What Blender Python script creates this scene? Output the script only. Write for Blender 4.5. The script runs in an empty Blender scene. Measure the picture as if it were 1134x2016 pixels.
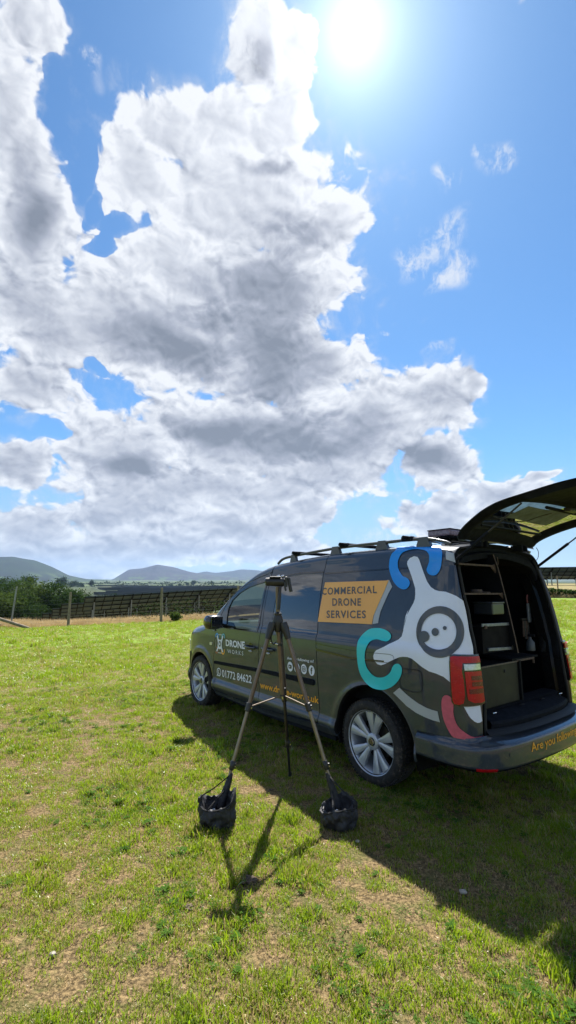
# Dark grey drone-survey van with its tailgate open and a tripod in front of it, on a field by a solar farm
import bpy, bmesh, math, random
import numpy as np
from mathutils import Vector, Matrix, Euler
from mathutils.geometry import delaunay_2d_cdt
rnd=random.Random(7); R=math.radians
scene=bpy.context.scene; COL=scene.collection
# ================================================================= camera
CAMH=1.517; PITCH=math.atan(132/900)
cam=bpy.data.cameras.new('camera'); cam.sensor_fit='HORIZONTAL'; cam.sensor_width=36; cam.lens=36*900/1134
cam.clip_start=.02; cam.clip_end=30000
co=bpy.data.objects.new('camera',cam); COL.objects.link(co)
co.location=(0,0,CAMH); co.rotation_euler=(math.pi/2+PITCH,0,0); scene.camera=co
SUN=Vector((.10122,.57302,.81327)).normalized()
SUN_EL=math.asin(SUN.z); SUN_AZ=math.atan2(SUN.x,SUN.y)
vs=scene.view_settings; vs.view_transform='Standard'; vs.look='None'; vs.exposure=1.35; vs.gamma=1; vs.use_curve_mapping=False
scene.cycles.use_denoising=True
scene.cycles.max_bounces=8; scene.cycles.transparent_max_bounces=16
scene.cycles.sample_clamp_indirect=6
sl=bpy.data.lights.new('sun','SUN'); sl.energy=5.0; sl.angle=R(.53); sl.color=(1,.955,.89)
so=bpy.data.objects.new('sun',sl); COL.objects.link(so)
so.rotation_euler=SUN.to_track_quat('Z','Y').to_euler(); so.location=(0,0,50)
# ================================================================= sky with clouds (directional, procedural)
def px2dir(px,py):
    c=Vector(((px-567)/900,1,-(py-1008)/900)); c.normalize()
    ca,sa=math.cos(PITCH),math.sin(PITCH)
    return Vector((c.x,c.y*ca-c.z*sa,c.y*sa+c.z*ca))
def azel(px,py):
    d=px2dir(px,py); return math.atan2(d.x,d.y),math.asin(d.z)
class NT:
    def __init__(s,tree): s.t=tree; s.n=tree.nodes; s.l=tree.links
    def put(s,inp,v):
        if v is None: return
        if hasattr(v,'links'): s.l.new(v,inp)
        else:
            try: inp.default_value=v
            except Exception: inp.default_value=tuple(v)
    def node(s,typ,**k):
        n=s.n.new(typ)
        for a,b in k.items(): setattr(n,a,b)
        return n
    def m(s,op,a,b=None,c=None,clamp=False):
        n=s.node('ShaderNodeMath',operation=op,use_clamp=clamp)
        s.put(n.inputs[0],a); s.put(n.inputs[1],b); s.put(n.inputs[2],c); return n.outputs[0]
    def v(s,op,a,b=None,c=None):
        n=s.node('ShaderNodeVectorMath',operation=op); s.put(n.inputs[0],a)
        if op=='SCALE': s.put(n.inputs['Scale'],b); return n.outputs[0]
        s.put(n.inputs[1],b); s.put(n.inputs[2],c)
        return n.outputs['Value'] if op in('LENGTH','DISTANCE','DOT_PRODUCT') else n.outputs[0]
    def ss(s,x,a,b,o0=0.,o1=1.):
        n=s.node('ShaderNodeMapRange',interpolation_type='SMOOTHSTEP')
        s.put(n.inputs['Value'],x)
        for k,q in (('From Min',a),('From Max',b),('To Min',o0),('To Max',o1)): s.put(n.inputs[k],q)
        return n.outputs['Result']
    def lin(s,x,a,b,o0=0.,o1=1.):
        n=s.node('ShaderNodeMapRange'); s.put(n.inputs['Value'],x)
        for k,q in (('From Min',a),('From Max',b),('To Min',o0),('To Max',o1)): s.put(n.inputs[k],q)
        return n.outputs['Result']
    def noise(s,vec,scale,detail=4,rough=.5,lac=2.,dist=0.,out='Fac',dims='3D'):
        n=s.node('ShaderNodeTexNoise',noise_dimensions=dims); s.put(n.inputs['Vector'],vec)
        n.inputs['Scale'].default_value=scale; n.inputs['Detail'].default_value=detail
        n.inputs['Roughness'].default_value=rough; n.inputs['Lacunarity'].default_value=lac; n.inputs['Distortion'].default_value=dist
        return n.outputs[out]
    def vor(s,vec,scale,detail=0,rough=.5,feature='F1',out='Distance',rand=1):
        n=s.node('ShaderNodeTexVoronoi',feature=feature); s.put(n.inputs['Vector'],vec)
        n.inputs['Scale'].default_value=scale; n.inputs['Randomness'].default_value=rand
        if feature in('F1','SMOOTH_F1','F2'):
            n.inputs['Detail'].default_value=detail; n.inputs['Roughness'].default_value=rough
        if feature=='SMOOTH_F1': n.inputs['Smoothness'].default_value=.35
        return n.outputs[out]
    def mix(s,f,a,b,blend='MIX'):
        n=s.node('ShaderNodeMix',data_type='RGBA',blend_type=blend); s.put(n.inputs[0],f)
        s.put(n.inputs[6],a if hasattr(a,'links') else (*a,1) if len(a)==3 else a)
        s.put(n.inputs[7],b if hasattr(b,'links') else (*b,1) if len(b)==3 else b); return n.outputs[2]
    def ramp(s,f,stops):
        n=s.node('ShaderNodeValToRGB'); s.put(n.inputs[0],f); e=n.color_ramp.elements
        while len(e)<len(stops): e.new(.5)
        for q,(p,c) in zip(e,stops): q.position=p; q.color=(*c,1) if len(c)==3 else c
        return n.outputs[0]
world=bpy.data.worlds.new('World'); scene.world=world; world.use_nodes=True
world.cycles.sampling_method='MANUAL'; world.cycles.sample_map_resolution=512
# (centre px, radius px) of the cloud masses as seen over the field, turned into azimuth / elevation
BLOBS=[(40,60,125,130),(10,230,85,110),(60,330,75,110),(60,440,105,120),(60,580,150,110),
 (500,60,85,120),(590,90,60,110),(440,250,150,95),(330,240,90,60),(375,335,85,60),(275,330,85,95),(560,230,90,120),(450,400,230,130),(625,460,85,85),(350,520,170,100),(560,570,130,110),
 (300,660,290,120),(550,710,190,130),(670,730,80,80),(120,660,150,90),(730,850,130,110),(860,800,90,85),(480,860,270,110),(850,920,90,50),(60,760,105,70),(230,900,150,80),(925,760,42,48),
 (400,970,300,50),(15,915,62,42),(1000,962,95,32),(1065,932,30,12),(620,1010,70,45),(480,1040,190,50),(200,1070,260,55),(60,1030,130,55),(850,1015,110,35),(520,1090,200,25),(260,1095,330,38),(60,1085,150,40),(240,1000,160,50),(560,960,140,60),(640,930,90,50)]
WISPS=[(965,345,60,48),(935,330,30,35),(850,480,70,55),(880,540,60,40),(800,520,50,40),(868,690,34,14),(785,662,18,9),(1060,15,30,20),(860,370,30,40),(450,60,70,140),(215,120,40,60),(740,1040,60,25)]
HOLES=[(192,742,30,22),(85,860,60,20),(722,1028,30,26),(222,425,34,42),(200,475,26,38),(185,375,22,55),(165,300,22,60),(120,190,35,50)]
DARKS=[(520,610,190,200),(600,860,190,60),(430,850,150,45),(560,710,170,130),(350,700,160,60),(70,400,60,90),(830,930,110,38),(560,480,90,80),(480,120,80,70),(260,920,120,30),(520,350,70,40)]
def build_noise_group():
    g=bpy.data.node_groups.new('cloud_noise','ShaderNodeTree')
    g.interface.new_socket('Dir',in_out='INPUT',socket_type='NodeSocketVector')
    g.interface.new_socket('Noise',in_out='OUTPUT',socket_type='NodeSocketFloat')
    N=NT(g); gi=N.node('NodeGroupInput'); go=N.node('NodeGroupOutput'); d=gi.outputs[0]
    pv=N.v('MULTIPLY',d,(1,1,1.35))
    wv=N.v('ADD',pv,N.v('SCALE',N.v('SUBTRACT',N.noise(pv,14.,2,.55,out='Color'),(.5,.5,.5)),.07))
    fb=N.noise(wv,6.5,9,.57,2.1)
    bil=N.vor(wv,12.,0.,.5,'F1')
    bil2=N.vor(N.v('ADD',wv,N.v('SCALE',N.noise(wv,55.,2,.5,out='Color'),.015)),31.,1.,.5,'F1')
    n=N.m('ADD',N.m('MULTIPLY',N.m('SUBTRACT',fb,.5),1.6),N.m('MULTIPLY',N.m('SUBTRACT',.5,bil),.40))
    n=N.m('ADD',n,N.m('MULTIPLY',N.m('SUBTRACT',.5,bil2),.24))
    N.put(go.inputs[0],N.m('ADD',n,.12))
    return g
CNOISE=build_noise_group()
def build_cloud_group():
    g=bpy.data.node_groups.new('cloud_field','ShaderNodeTree')
    g.interface.new_socket('Dir',in_out='INPUT',socket_type='NodeSocketVector')
    for q in('Density','Noise','Base','Dark','Wisp'): g.interface.new_socket(q,in_out='OUTPUT',socket_type='NodeSocketFloat')
    N=NT(g); gi=N.node('NodeGroupInput'); go=N.node('NodeGroupOutput')
    d=N.v('NORMALIZE',gi.outputs[0])
    warp=N.v('SCALE',N.v('SUBTRACT',N.noise(d,5.,3,.5,out='Color'),(.5,.5,.5)),.16)
    dw=N.v('ADD',d,warp)
    sep=N.node('ShaderNodeSeparateXYZ'); N.put(sep.inputs[0],dw)
    az=N.m('ARCTAN2',sep.outputs[0],sep.outputs[1]); el=N.m('ARCSINE',N.m('MINIMUM',N.m('MAXIMUM',sep.outputs[2],-1.),1.))
    ae=N.node('ShaderNodeCombineXYZ'); N.put(ae.inputs[0],az); N.put(ae.inputs[1],el)
    def blob(px,py,rx,ry):
        a,e=azel(px,py); a1,_=azel(px+rx,py); a0,_=azel(px-rx,py); _,e1=azel(px,py-ry); _,e0=azel(px,py+ry)
        ra=max(abs(a1-a0)/2,.004); re=max(abs(e1-e0)/2,.003)
        q=N.v('MULTIPLY_ADD',ae.outputs[0],(1/ra,1/re,0),(-a/ra,-e/re,0))
        return N.m('SUBTRACT',1.,N.v('LENGTH',q))
    def union(L,k=.18):
        acc=None
        for b in L:
            x=blob(*b)
            acc=x if acc is None else N.m('SMOOTH_MAX',acc,x,k)
        return acc
    # unseen sky round the camera: broken cloud, thinned to make ambient light bluer
    far=N.m('MULTIPLY',N.m('SUBTRACT',N.noise(N.v('MULTIPLY',d,(1,1,1.6)),2.1,2,.5),.53),5.)
    sepd=N.node('ShaderNodeSeparateXYZ'); N.put(sepd.inputs[0],d)
    off=N.ss(sepd.outputs[1],.62,.35)      # 1 away from the view
    base=N.m('MAXIMUM',union(BLOBS),-1.2)
    base=N.m('ADD',N.m('MULTIPLY',base,N.m('SUBTRACT',1.,off)),N.m('MULTIPLY',far,off))
    hol=N.m('MAXIMUM',union(HOLES,.05),0.)
    base=N.m('SUBTRACT',base,N.m('MULTIPLY',hol,N.m('MULTIPLY',N.m('SUBTRACT',1.,off),1.1)))
    g2=N.node('ShaderNodeGroup'); g2.node_tree=CNOISE; N.put(g2.inputs[0],d)
    den=N.m('ADD',base,g2.outputs[0])
    N.put(go.inputs['Density'],den); N.put(go.inputs['Noise'],g2.outputs[0])
    N.put(go.inputs['Base'],base)
    dk=N.m('MULTIPLY',N.m('MAXIMUM',union(DARKS,.2),0.),N.m('SUBTRACT',1.,off))
    N.put(go.inputs['Dark'],dk)
    ws=N.m('MULTIPLY',N.m('MAXIMUM',union(WISPS,.1),0.),N.m('SUBTRACT',1.,off))
    sv=N.v('ADD',N.v('MULTIPLY',d,(1.6,1.,1.)),N.v('SCALE',N.noise(d,10.,3,.6,out='Color'),.10))
    wn=N.noise(sv,19.,8,.68,2.2)
    N.put(go.inputs['Wisp'],N.m('MULTIPLY',N.ss(wn,.40,.66),N.ss(ws,0.,.65)))
    return g
CG=build_cloud_group()
def build_world():
    N=NT(world.node_tree); N.n.clear()
    tc=N.node('ShaderNodeTexCoord'); D=N.v('NORMALIZE',tc.outputs['Generated'])
    def cg(vec):
        g=N.node('ShaderNodeGroup'); g.node_tree=CG; N.put(g.inputs[0],vec); return g.outputs
    a=cg(D)
    sd=tuple(SUN)
    tos=N.v('NORMALIZE',N.v('SUBTRACT',sd,D))
    g2=N.node('ShaderNodeGroup'); g2.node_tree=CNOISE; N.put(g2.inputs[0],N.v('ADD',D,N.v('SCALE',tos,.014)))
    rel=N.m('SUBTRACT',a['Noise'],g2.outputs[0])
    mask=N.ss(a['Density'],-.01,.15)
    halo=N.m('MULTIPLY',N.ss(a['Density'],-.42,.25),N.ss(N.noise(N.v('ADD',N.v('MULTIPLY',D,(1.5,1.,1.)),N.v('SCALE',N.noise(D,9.,2,.5,out='Color'),.12)),22.,6,.62,2.2),.40,.72))
    depth=N.ss(N.m('ADD',N.m('MULTIPLY',a['Density'],.55),N.m('MULTIPLY',a['Base'],.45)),.0,.85)
    g=N.m('SUBTRACT',N.m('ADD',N.m('MULTIPLY',depth,.36),N.m('MULTIPLY',N.ss(a['Dark'],-.1,.85),.62)),N.m('MULTIPLY',N.m('MULTIPLY',rel,1.9),N.m('SUBTRACT',1.,N.m('MULTIPLY',depth,.62))))
    sep=N.node('ShaderNodeSeparateXYZ'); N.put(sep.inputs[0],D)
    g=N.m('ADD',g,N.lin(sep.outputs[2],0.,.25,.20,.10))
    cs=N.v('DOT_PRODUCT',D,sd)
    near=N.ss(cs,.80,.995)
    g=N.m('SUBTRACT',g,N.m('MULTIPLY',near,.25),clamp=True)
    ccol=N.ramp(g,[(0.,(9.9,10.2,10.8)),(.22,(7.9,8.3,9.1)),(.6,(4.6,5.0,6.0)),(1.,(2.6,2.95,3.7))])
    sky=N.node('ShaderNodeTexSky',sky_type='NISHITA'); sky.sun_disc=False
    sky.sun_elevation=SUN_EL; sky.sun_rotation=SUN_AZ; sky.altitude=0; sky.air_density=1.0; sky.dust_density=.25; sky.ozone_density=1.6
    skc=N.mix(1.,sky.outputs[0],(.76,1.26,1.62),'MULTIPLY')
    skc=N.mix(N.ss(sep.outputs[2],.28,-.02,0.,.85),skc,(4.4,5.5,7.1))
    c=N.mix(N.m('MULTIPLY',halo,.55),skc,(7.2,7.8,8.8))
    c=N.mix(mask,c,ccol)
    c=N.mix(N.m('MULTIPLY',a['Wisp'],.8),c,(9.,9.4,10.))
    # forward-scattered aureole round the sun seen through thin vapour
    t=N.m('ARCCOSINE',N.m('MINIMUM',cs,1.))
    au=N.m('ADD',N.m('MULTIPLY',N.m('EXPONENT',N.m('MULTIPLY',t,-19.)),14.),N.m('MULTIPLY',N.m('EXPONENT',N.m('MULTIPLY',t,-4.2)),.75))
    auc=N.v('SCALE',(1.,1.,1.03),au)
    c=N.v('ADD',c,auc)
    bg=N.node('ShaderNodeBackground'); N.put(bg.inputs[0],c); bg.inputs[1].default_value=.0355
    o=N.node('ShaderNodeOutputWorld'); N.l.new(bg.outputs[0],o.inputs[0])
build_world()

# ---------------------------------------------------------------- van body surface
def _pchip(xs,ys):
    xs=np.array(xs,float);ys=np.array(ys,float);h=np.diff(xs);d=np.diff(ys)/h
    m=np.zeros(len(xs));m[0]=d[0];m[-1]=d[-1]
    for i in range(1,len(xs)-1):
        if d[i-1]*d[i]>0:
            w1=2*h[i]+h[i-1];w2=h[i]+2*h[i-1];m[i]=(w1+w2)/(w1/d[i-1]+w2/d[i])
    def f(x):
        x=np.asarray(x,float);i=np.clip(np.searchsorted(xs,x)-1,0,len(xs)-2)
        xc=np.clip(x,xs[0],xs[-1]);t=(xc-xs[i])/h[i]
        return ((2*t**3-3*t**2+1)*ys[i]+(t**3-2*t**2+t)*h[i]*m[i]+(-2*t**3+3*t**2)*ys[i+1]+(t**3-t**2)*h[i]*m[i+1])
    return f
PLAN=[(-.885,.66),(-.876,.72),(-.855,.775),(-.815,.822),(-.75,.854),(-.65,.872),(-.5,.882),(0,.89),(1.0,.89),(2.0,.89),(2.62,.888),(3.0,.88),(3.3,.85),(3.5,.79),(3.66,.70),(3.77,.57),(3.84,.40),(3.87,.2),(3.88,0.)]
def _plan():
    P=np.array(PLAN);s=np.r_[0,np.cumsum(np.hypot(*np.diff(P,axis=0).T))]
    i0=[k for k,p in enumerate(PLAN) if p==(1.0,.89)][0]
    u=s-s[i0]+1.0
    return _pchip(u,P[:,0]),_pchip(u,P[:,1]),u[0],u[-1]
PX,PW,U0,U1=_plan()
HTOP=_pchip([-1.2,-.80,-.5,-.17,.6,1.2,1.6,1.85,2.1,2.5,2.80,2.95,3.3,3.6,3.85,4.1,4.4,4.7],[1.835,1.845,1.862,1.872,1.862,1.825,1.78,1.715,1.597,1.33,1.125,1.055,.99,.91,.82,.74,.69,.68])
LEAN=_pchip([0,.24,.30,.34,.38,.42,.5,.65,.9,1.03,1.075,1.11,1.2,1.5,1.7,1.9],[.05,.035,.0,-.012,-.004,.014,.012,.006,.002,.005,.010,.030,.045,.110,.168,.24])
RAD=_pchip([-1.2,-.7,-.3,1.5,2.2,2.9,4.6],[.17,.15,.10,.09,.05,.10,.12])
def surf(u,v):
    """body surface point for plan arc length u (about = x) and running height v; left side, y>0"""
    u=np.asarray(u,float);v=np.asarray(v,float)
    H=HTOP(u);r=RAD(u);w=PW(u);x=PX(u)
    k=np.clip(w/.89,0,1)
    zc=H-r
    z=np.minimum(v,zc)
    th=np.clip((v-zc)/r,0,np.pi/2)
    ys=np.maximum(w-LEAN(z)*k,0)
    # lean direction continues through the corner: start angle keeps it near vertical
    z2=z+r*np.sin(th);y2=np.maximum(ys-r*(1-np.cos(th)),0)
    L=zc+r*np.pi/2
    s=np.clip(v-L,0,None)
    y3=np.maximum(y2-s,0)
    ye=np.maximum(y2,1e-3)
    z3=z2+.05*k*(1-(np.clip(y3/ye,0,1))**2)*(s>0)
    # rear face rakes forward with height, front wings roll back
    rk=np.clip((z3-.62)/1.2,0,None)**1.6
    rear=np.clip((-u-.0)/.85,0,1.3)**3
    x=x+rk*.115*rear
    # arch flares
    for hx in (0.,3.006):
        d=np.hypot(x-hx,z3-.31)
        y3=y3+.012*np.exp(-((d-.415)/.035)**2)*(z3<1.0)*np.clip((z3-.2)/.1,0,1)
    return np.stack([x,y3,z3],-1)
def normal(u,v,e=2e-3):
    a=surf(u+e,v)-surf(u-e,v);b=surf(u,v+e)-surf(u,v-e)
    n=np.cross(b,a)
    n=n/np.maximum(np.linalg.norm(n,axis=-1,keepdims=True),1e-9)
    return n

# decal outlines on the body surface (plan length, running height)
BAKED=dict(
 drone_body=[(-0.315, 1.7178), (-0.314, 1.741), (-0.3334, 1.7667), (-0.3766, 1.7798), (-0.4162, 1.7726), (-0.4343, 1.7491), (-0.465, 1.6996), (-0.5049, 1.6354), (-0.5461, 1.573), (-0.5861, 1.5333), (-0.6268, 1.5125), (-0.6659, 1.5038), (-0.7252, 1.5001), (-0.7692, 1.4871), (-0.817, 1.4701), (-0.8786, 1.4361), (-0.8977, 1.3653), (-0.9099, 1.2872), (-0.9135, 1.2355), (-0.9507, 1.0586), (-0.7793, 1.0589), (-0.7642, 1.047), (-0.7584, 0.8844), (-0.7415, 0.8971), (-0.7106, 0.9171), (-0.6576, 0.9314), (-0.6003, 0.9393), (-0.5417, 0.9627), (-0.496, 0.9883), (-0.4565, 1.009), (-0.4158, 1.0172), (-0.3741, 1.0144), (-0.3401, 1.0073), (-0.2969, 0.9892), (-0.2439, 0.9644), (-0.1987, 0.9401), (-0.1574, 0.9254), (-0.1205, 0.9288), (-0.0974, 0.9465), (-0.0806, 0.9651), (-0.077, 0.9854), (-0.0885, 1.0144), (-0.1074, 1.0337), (-0.189, 1.0692), (-0.2629, 1.1088), (-0.3122, 1.133), (-0.3407, 1.1586), (-0.3528, 1.1994), (-0.358, 1.2597), (-0.3653, 1.3139), (-0.386, 1.362), (-0.3569, 1.2228), (-0.3604, 1.2651), (-0.3747, 1.3142), (-0.4006, 1.3638), (-0.4303, 1.4133), (-0.4401, 1.444), (-0.4395, 1.4807), (-0.4322, 1.5239), (-0.4094, 1.5676), (-0.3803, 1.6187), (-0.3511, 1.6643), (-0.3277, 1.6976)],
 drone_leg=[(-0.8271, 0.7417), (-0.9497, 0.7426), (-0.9539, 0.6403), (-0.9301, 0.6325), (-0.9109, 0.6329), (-0.8905, 0.6427), (-0.8692, 0.661), (-0.8553, 0.6813)],
 blue_arc=[(-0.1233, 1.7319), (-0.1212, 1.7734), (-0.1375, 1.8152), (-0.1613, 1.8582), (-0.1069, 2.0063), (-0.2734, 1.912), (-0.3891, 1.912), (-0.5239, 1.912), (-0.3958, 2.1504), (-0.6391, 1.8483), (-0.679, 1.7631), (-0.6733, 1.6998), (-0.6579, 1.651), (-0.6282, 1.624), (-0.5883, 1.6203), (-0.55, 1.6345), (-0.5278, 1.6631), (-0.5333, 1.6912), (-0.5438, 1.7288), (-0.542, 1.774), (-0.5169, 1.805), (-0.4739, 1.8276), (-0.4003, 1.8411), (-0.3411, 1.842), (-0.2869, 1.8312), (-0.2467, 1.8123), (-0.218, 1.7687), (-0.2152, 1.7282), (-0.2344, 1.6807), (-0.2627, 1.6469), (-0.2932, 1.6201), (-0.3331, 1.6066), (-0.3613, 1.587), (-0.3738, 1.5615), (-0.3656, 1.5363), (-0.3403, 1.5161), (-0.2992, 1.5172), (-0.2546, 1.5363), (-0.2053, 1.5755), (-0.1644, 1.629), (-0.1349, 1.6836)],
 teal_arc=[(0.1055, 0.9932), (0.1016, 1.0513), (0.0914, 1.109), (0.0473, 1.1559), (-0.0099, 1.1903), (-0.0772, 1.2021), (-0.1343, 1.2032), (-0.1914, 1.1913), (-0.2295, 1.1701), (-0.2386, 1.1436), (-0.2209, 1.1185), (-0.1914, 1.1071), (-0.1539, 1.1092), (-0.1058, 1.1153), (-0.0595, 1.1079), (-0.0255, 1.0811), (-0.0007, 1.0401), (0.0139, 0.9962), (0.0142, 0.9468), (0.0004, 0.8994), (-0.0326, 0.862), (-0.0748, 0.837), (-0.1213, 0.8289), (-0.1767, 0.8384), (-0.2225, 0.8618), (-0.2547, 0.8928), (-0.2736, 0.9283), (-0.2959, 0.9496), (-0.3261, 0.958), (-0.3512, 0.9481), (-0.3629, 0.9237), (-0.3524, 0.8803), (-0.325, 0.8375), (-0.2801, 0.7948), (-0.2262, 0.7631), (-0.1644, 0.7418), (-0.1046, 0.7371), (-0.049, 0.7449), (0.0136, 0.7721), (0.0633, 0.8204), (0.0914, 0.8874)],
 pink_arc=[(-0.6809, 0.7274), (-0.6908, 0.7741), (-0.71, 0.7945), (-0.7305, 0.7985), (-0.7498, 0.7907), (-0.7603, 0.7712), (-0.7662, 0.7407), (-0.761, 0.6984), (-0.7652, 0.6525), (-0.7824, 0.6085), (-0.8105, 0.5812), (-0.8453, 0.5583), (-0.8813, 0.5448), (-0.9534, 0.5478), (-0.9581, 0.5344), (-0.9162, 0.5272), (-0.8582, 0.5271), (-0.8065, 0.5286), (-0.7503, 0.531), (-0.7245, 0.5572), (-0.7002, 0.6046), (-0.6843, 0.6594)],
 grey_arc_low=[(-0.2682, 0.7374), (-0.3304, 0.7854), (-0.3889, 0.7503), (-0.4309, 0.7293), (-0.4924, 0.7042), (-0.5585, 0.6865), (-0.6031, 0.6803), (-0.6468, 0.6788), (-0.6597, 0.6097), (-0.6042, 0.6118), (-0.5404, 0.6203), (-0.4667, 0.6355), (-0.3835, 0.668), (-0.3651, 0.681)],
 grey_arc_top=[(-0.1332, 1.5927), (-0.1556, 1.5892), (-0.1958, 1.5363), (-0.1636, 1.4774), (-0.1062, 1.3373), (-0.0946, 1.2725), (-0.0929, 1.2427), (-0.0324, 1.2297), (-0.0361, 1.2982), (-0.0459, 1.3493), (-0.1075, 1.4955)],
 orange_box=[(0.6368, 1.5762), (-0.1172, 1.5862), (-0.1513, 1.5892), (-0.1184, 1.4956), (-0.0361, 1.2982), (-0.0296, 1.2281), (0.118, 1.2255), (0.6505, 1.2095)],
 grey_box=[(-0.7014, 1.817), (-0.7905, 1.7922), (-0.8177, 1.7155), (-0.7234, 1.7408)],
 ring_outer=[(-0.8685, 1.2213), (-0.8653, 1.1987), (-0.8589, 1.1765), (-0.8497, 1.1551), (-0.8383, 1.1349), (-0.825, 1.1161), (-0.8117, 1.0992), (-0.7994, 1.0845), (-0.7829, 1.0714), (-0.7635, 1.0603), (-0.7414, 1.0514), (-0.7183, 1.045), (-0.6948, 1.0413), (-0.6709, 1.0404), (-0.6467, 1.0424), (-0.6229, 1.0474), (-0.6, 1.0553), (-0.5782, 1.066), (-0.5573, 1.0792), (-0.5337, 1.0941), (-0.5126, 1.1114), (-0.4982, 1.1315), (-0.4881, 1.1534), (-0.4818, 1.1767), (-0.4788, 1.2006), (-0.4788, 1.2249), (-0.4825, 1.2491), (-0.4899, 1.2727), (-0.5008, 1.2953), (-0.5151, 1.3164), (-0.5324, 1.3356), (-0.5526, 1.3526), (-0.5751, 1.367), (-0.5997, 1.3786), (-0.6258, 1.3872), (-0.6531, 1.3927), (-0.6804, 1.395), (-0.7072, 1.3941), (-0.7334, 1.3901), (-0.7587, 1.3831), (-0.7809, 1.3731), (-0.8008, 1.3604), (-0.8191, 1.3453), (-0.8356, 1.328), (-0.8486, 1.3088), (-0.8584, 1.2882), (-0.8651, 1.2664), (-0.8685, 1.244)],
 ring_inner=[(-0.8105, 1.2218), (-0.8088, 1.2056), (-0.8049, 1.1896), (-0.7988, 1.1741), (-0.7908, 1.1593), (-0.7813, 1.1454), (-0.7703, 1.1327), (-0.7577, 1.1214), (-0.7435, 1.1115), (-0.729, 1.1035), (-0.7143, 1.0973), (-0.6986, 1.0931), (-0.6818, 1.0907), (-0.664, 1.0902), (-0.6451, 1.0916), (-0.6258, 1.095), (-0.6065, 1.1003), (-0.5882, 1.1077), (-0.5724, 1.1173), (-0.5585, 1.1286), (-0.5468, 1.1417), (-0.5375, 1.1561), (-0.5307, 1.1717), (-0.5262, 1.1882), (-0.524, 1.2051), (-0.5242, 1.2222), (-0.5271, 1.2393), (-0.5326, 1.2559), (-0.5407, 1.2719), (-0.5512, 1.2868), (-0.5639, 1.3004), (-0.5785, 1.3124), (-0.595, 1.3227), (-0.6128, 1.3311), (-0.6318, 1.3373), (-0.6516, 1.3414), (-0.6715, 1.3433), (-0.691, 1.3428), (-0.7099, 1.3402), (-0.7281, 1.3354), (-0.7453, 1.3286), (-0.7611, 1.3198), (-0.7744, 1.3093), (-0.7856, 1.2972), (-0.7948, 1.2838), (-0.802, 1.2692), (-0.807, 1.2539), (-0.8099, 1.238)],
 eye_big=[(-0.6781, 1.2138), (-0.6772, 1.2067), (-0.6744, 1.1999), (-0.6697, 1.194), (-0.6636, 1.1893), (-0.6563, 1.186), (-0.6484, 1.1846), (-0.6405, 1.1849), (-0.633, 1.1872), (-0.6266, 1.1911), (-0.6216, 1.1964), (-0.6183, 1.2028), (-0.6169, 1.2099), (-0.6177, 1.2171), (-0.6206, 1.2239), (-0.6253, 1.2299), (-0.6316, 1.2347), (-0.639, 1.2379), (-0.647, 1.2393), (-0.6551, 1.2388), (-0.6625, 1.2365), (-0.6689, 1.2325), (-0.6738, 1.2272), (-0.6769, 1.2208)],
 eye_small=[(-0.7406, 1.2444), (-0.74, 1.2408), (-0.7385, 1.2375), (-0.7361, 1.2346), (-0.7329, 1.2323), (-0.7292, 1.2307), (-0.7253, 1.2301), (-0.7214, 1.2303), (-0.7177, 1.2315), (-0.7145, 1.2335), (-0.7121, 1.2361), (-0.7105, 1.2393), (-0.7099, 1.2428), (-0.7104, 1.2464), (-0.7119, 1.2497), (-0.7144, 1.2527), (-0.7175, 1.255), (-0.7212, 1.2565), (-0.7252, 1.2572), (-0.7292, 1.2569), (-0.7329, 1.2557), (-0.7361, 1.2537), (-0.7385, 1.251), (-0.7401, 1.2478)],
 nose_dot=[(-0.5983, 1.1772), (-0.5968, 1.1671), (-0.5922, 1.1573), (-0.5849, 1.1487), (-0.5754, 1.1418), (-0.5643, 1.137), (-0.5522, 1.1346), (-0.5399, 1.1349), (-0.5282, 1.1379), (-0.5179, 1.1433), (-0.5099, 1.1508), (-0.5048, 1.1599), (-0.5028, 1.17), (-0.5042, 1.1804), (-0.5087, 1.1904), (-0.5161, 1.1991), (-0.5258, 1.2061), (-0.5372, 1.2108), (-0.5496, 1.213), (-0.5621, 1.2125), (-0.5738, 1.2093), (-0.5839, 1.2038), (-0.5917, 1.1962), (-0.5966, 1.1872)],
 fuel_flap=[(-0.3419, 0.9048), (-0.3587, 0.9232), (-0.388, 0.929), (-0.4935, 0.9347), (-0.5282, 0.9268), (-0.538, 0.9003), (-0.5342, 0.8134), (-0.5188, 0.7894), (-0.4675, 0.7765), (-0.3796, 0.7788), (-0.3433, 0.792), (-0.3348, 0.8326)],
 lamp=[(-0.7757, 1.0553), (-0.9989, 1.055), (-0.9914, 0.8954), (-0.981, 0.7553), (-0.9206, 0.7416), (-0.8373, 0.7397), (-0.7725, 0.7501), (-0.7666, 0.8315), (-0.7686, 0.9644)],
 lamp_cap=[(-0.85, 1.0117), (-0.9702, 1.0141), (-0.9705, 0.9748), (-0.8517, 0.9714)],
 rail_box=[(0.1847, 1.0051), (0.1108, 1.0049), (-0.0885, 1.0109), (-0.2447, 1.0178), (-0.2781, 1.0115), (-0.2882, 0.9928), (-0.2831, 0.9559), (-0.1899, 0.9511), (0.1847, 0.9313)],
 rail_slot=[(0.1846, 0.9466), (-0.1884, 0.9643), (-0.1882, 0.9542), (0.1846, 0.9371)],
 top_groove=[(0.6755, 1.6726), (0.2629, 1.6811), (-0.0922, 1.6971), (-0.3414, 1.6912), (-0.3439, 1.6788), (-0.0958, 1.6819), (0.2589, 1.6671), (0.6696, 1.6551)],
)

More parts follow.
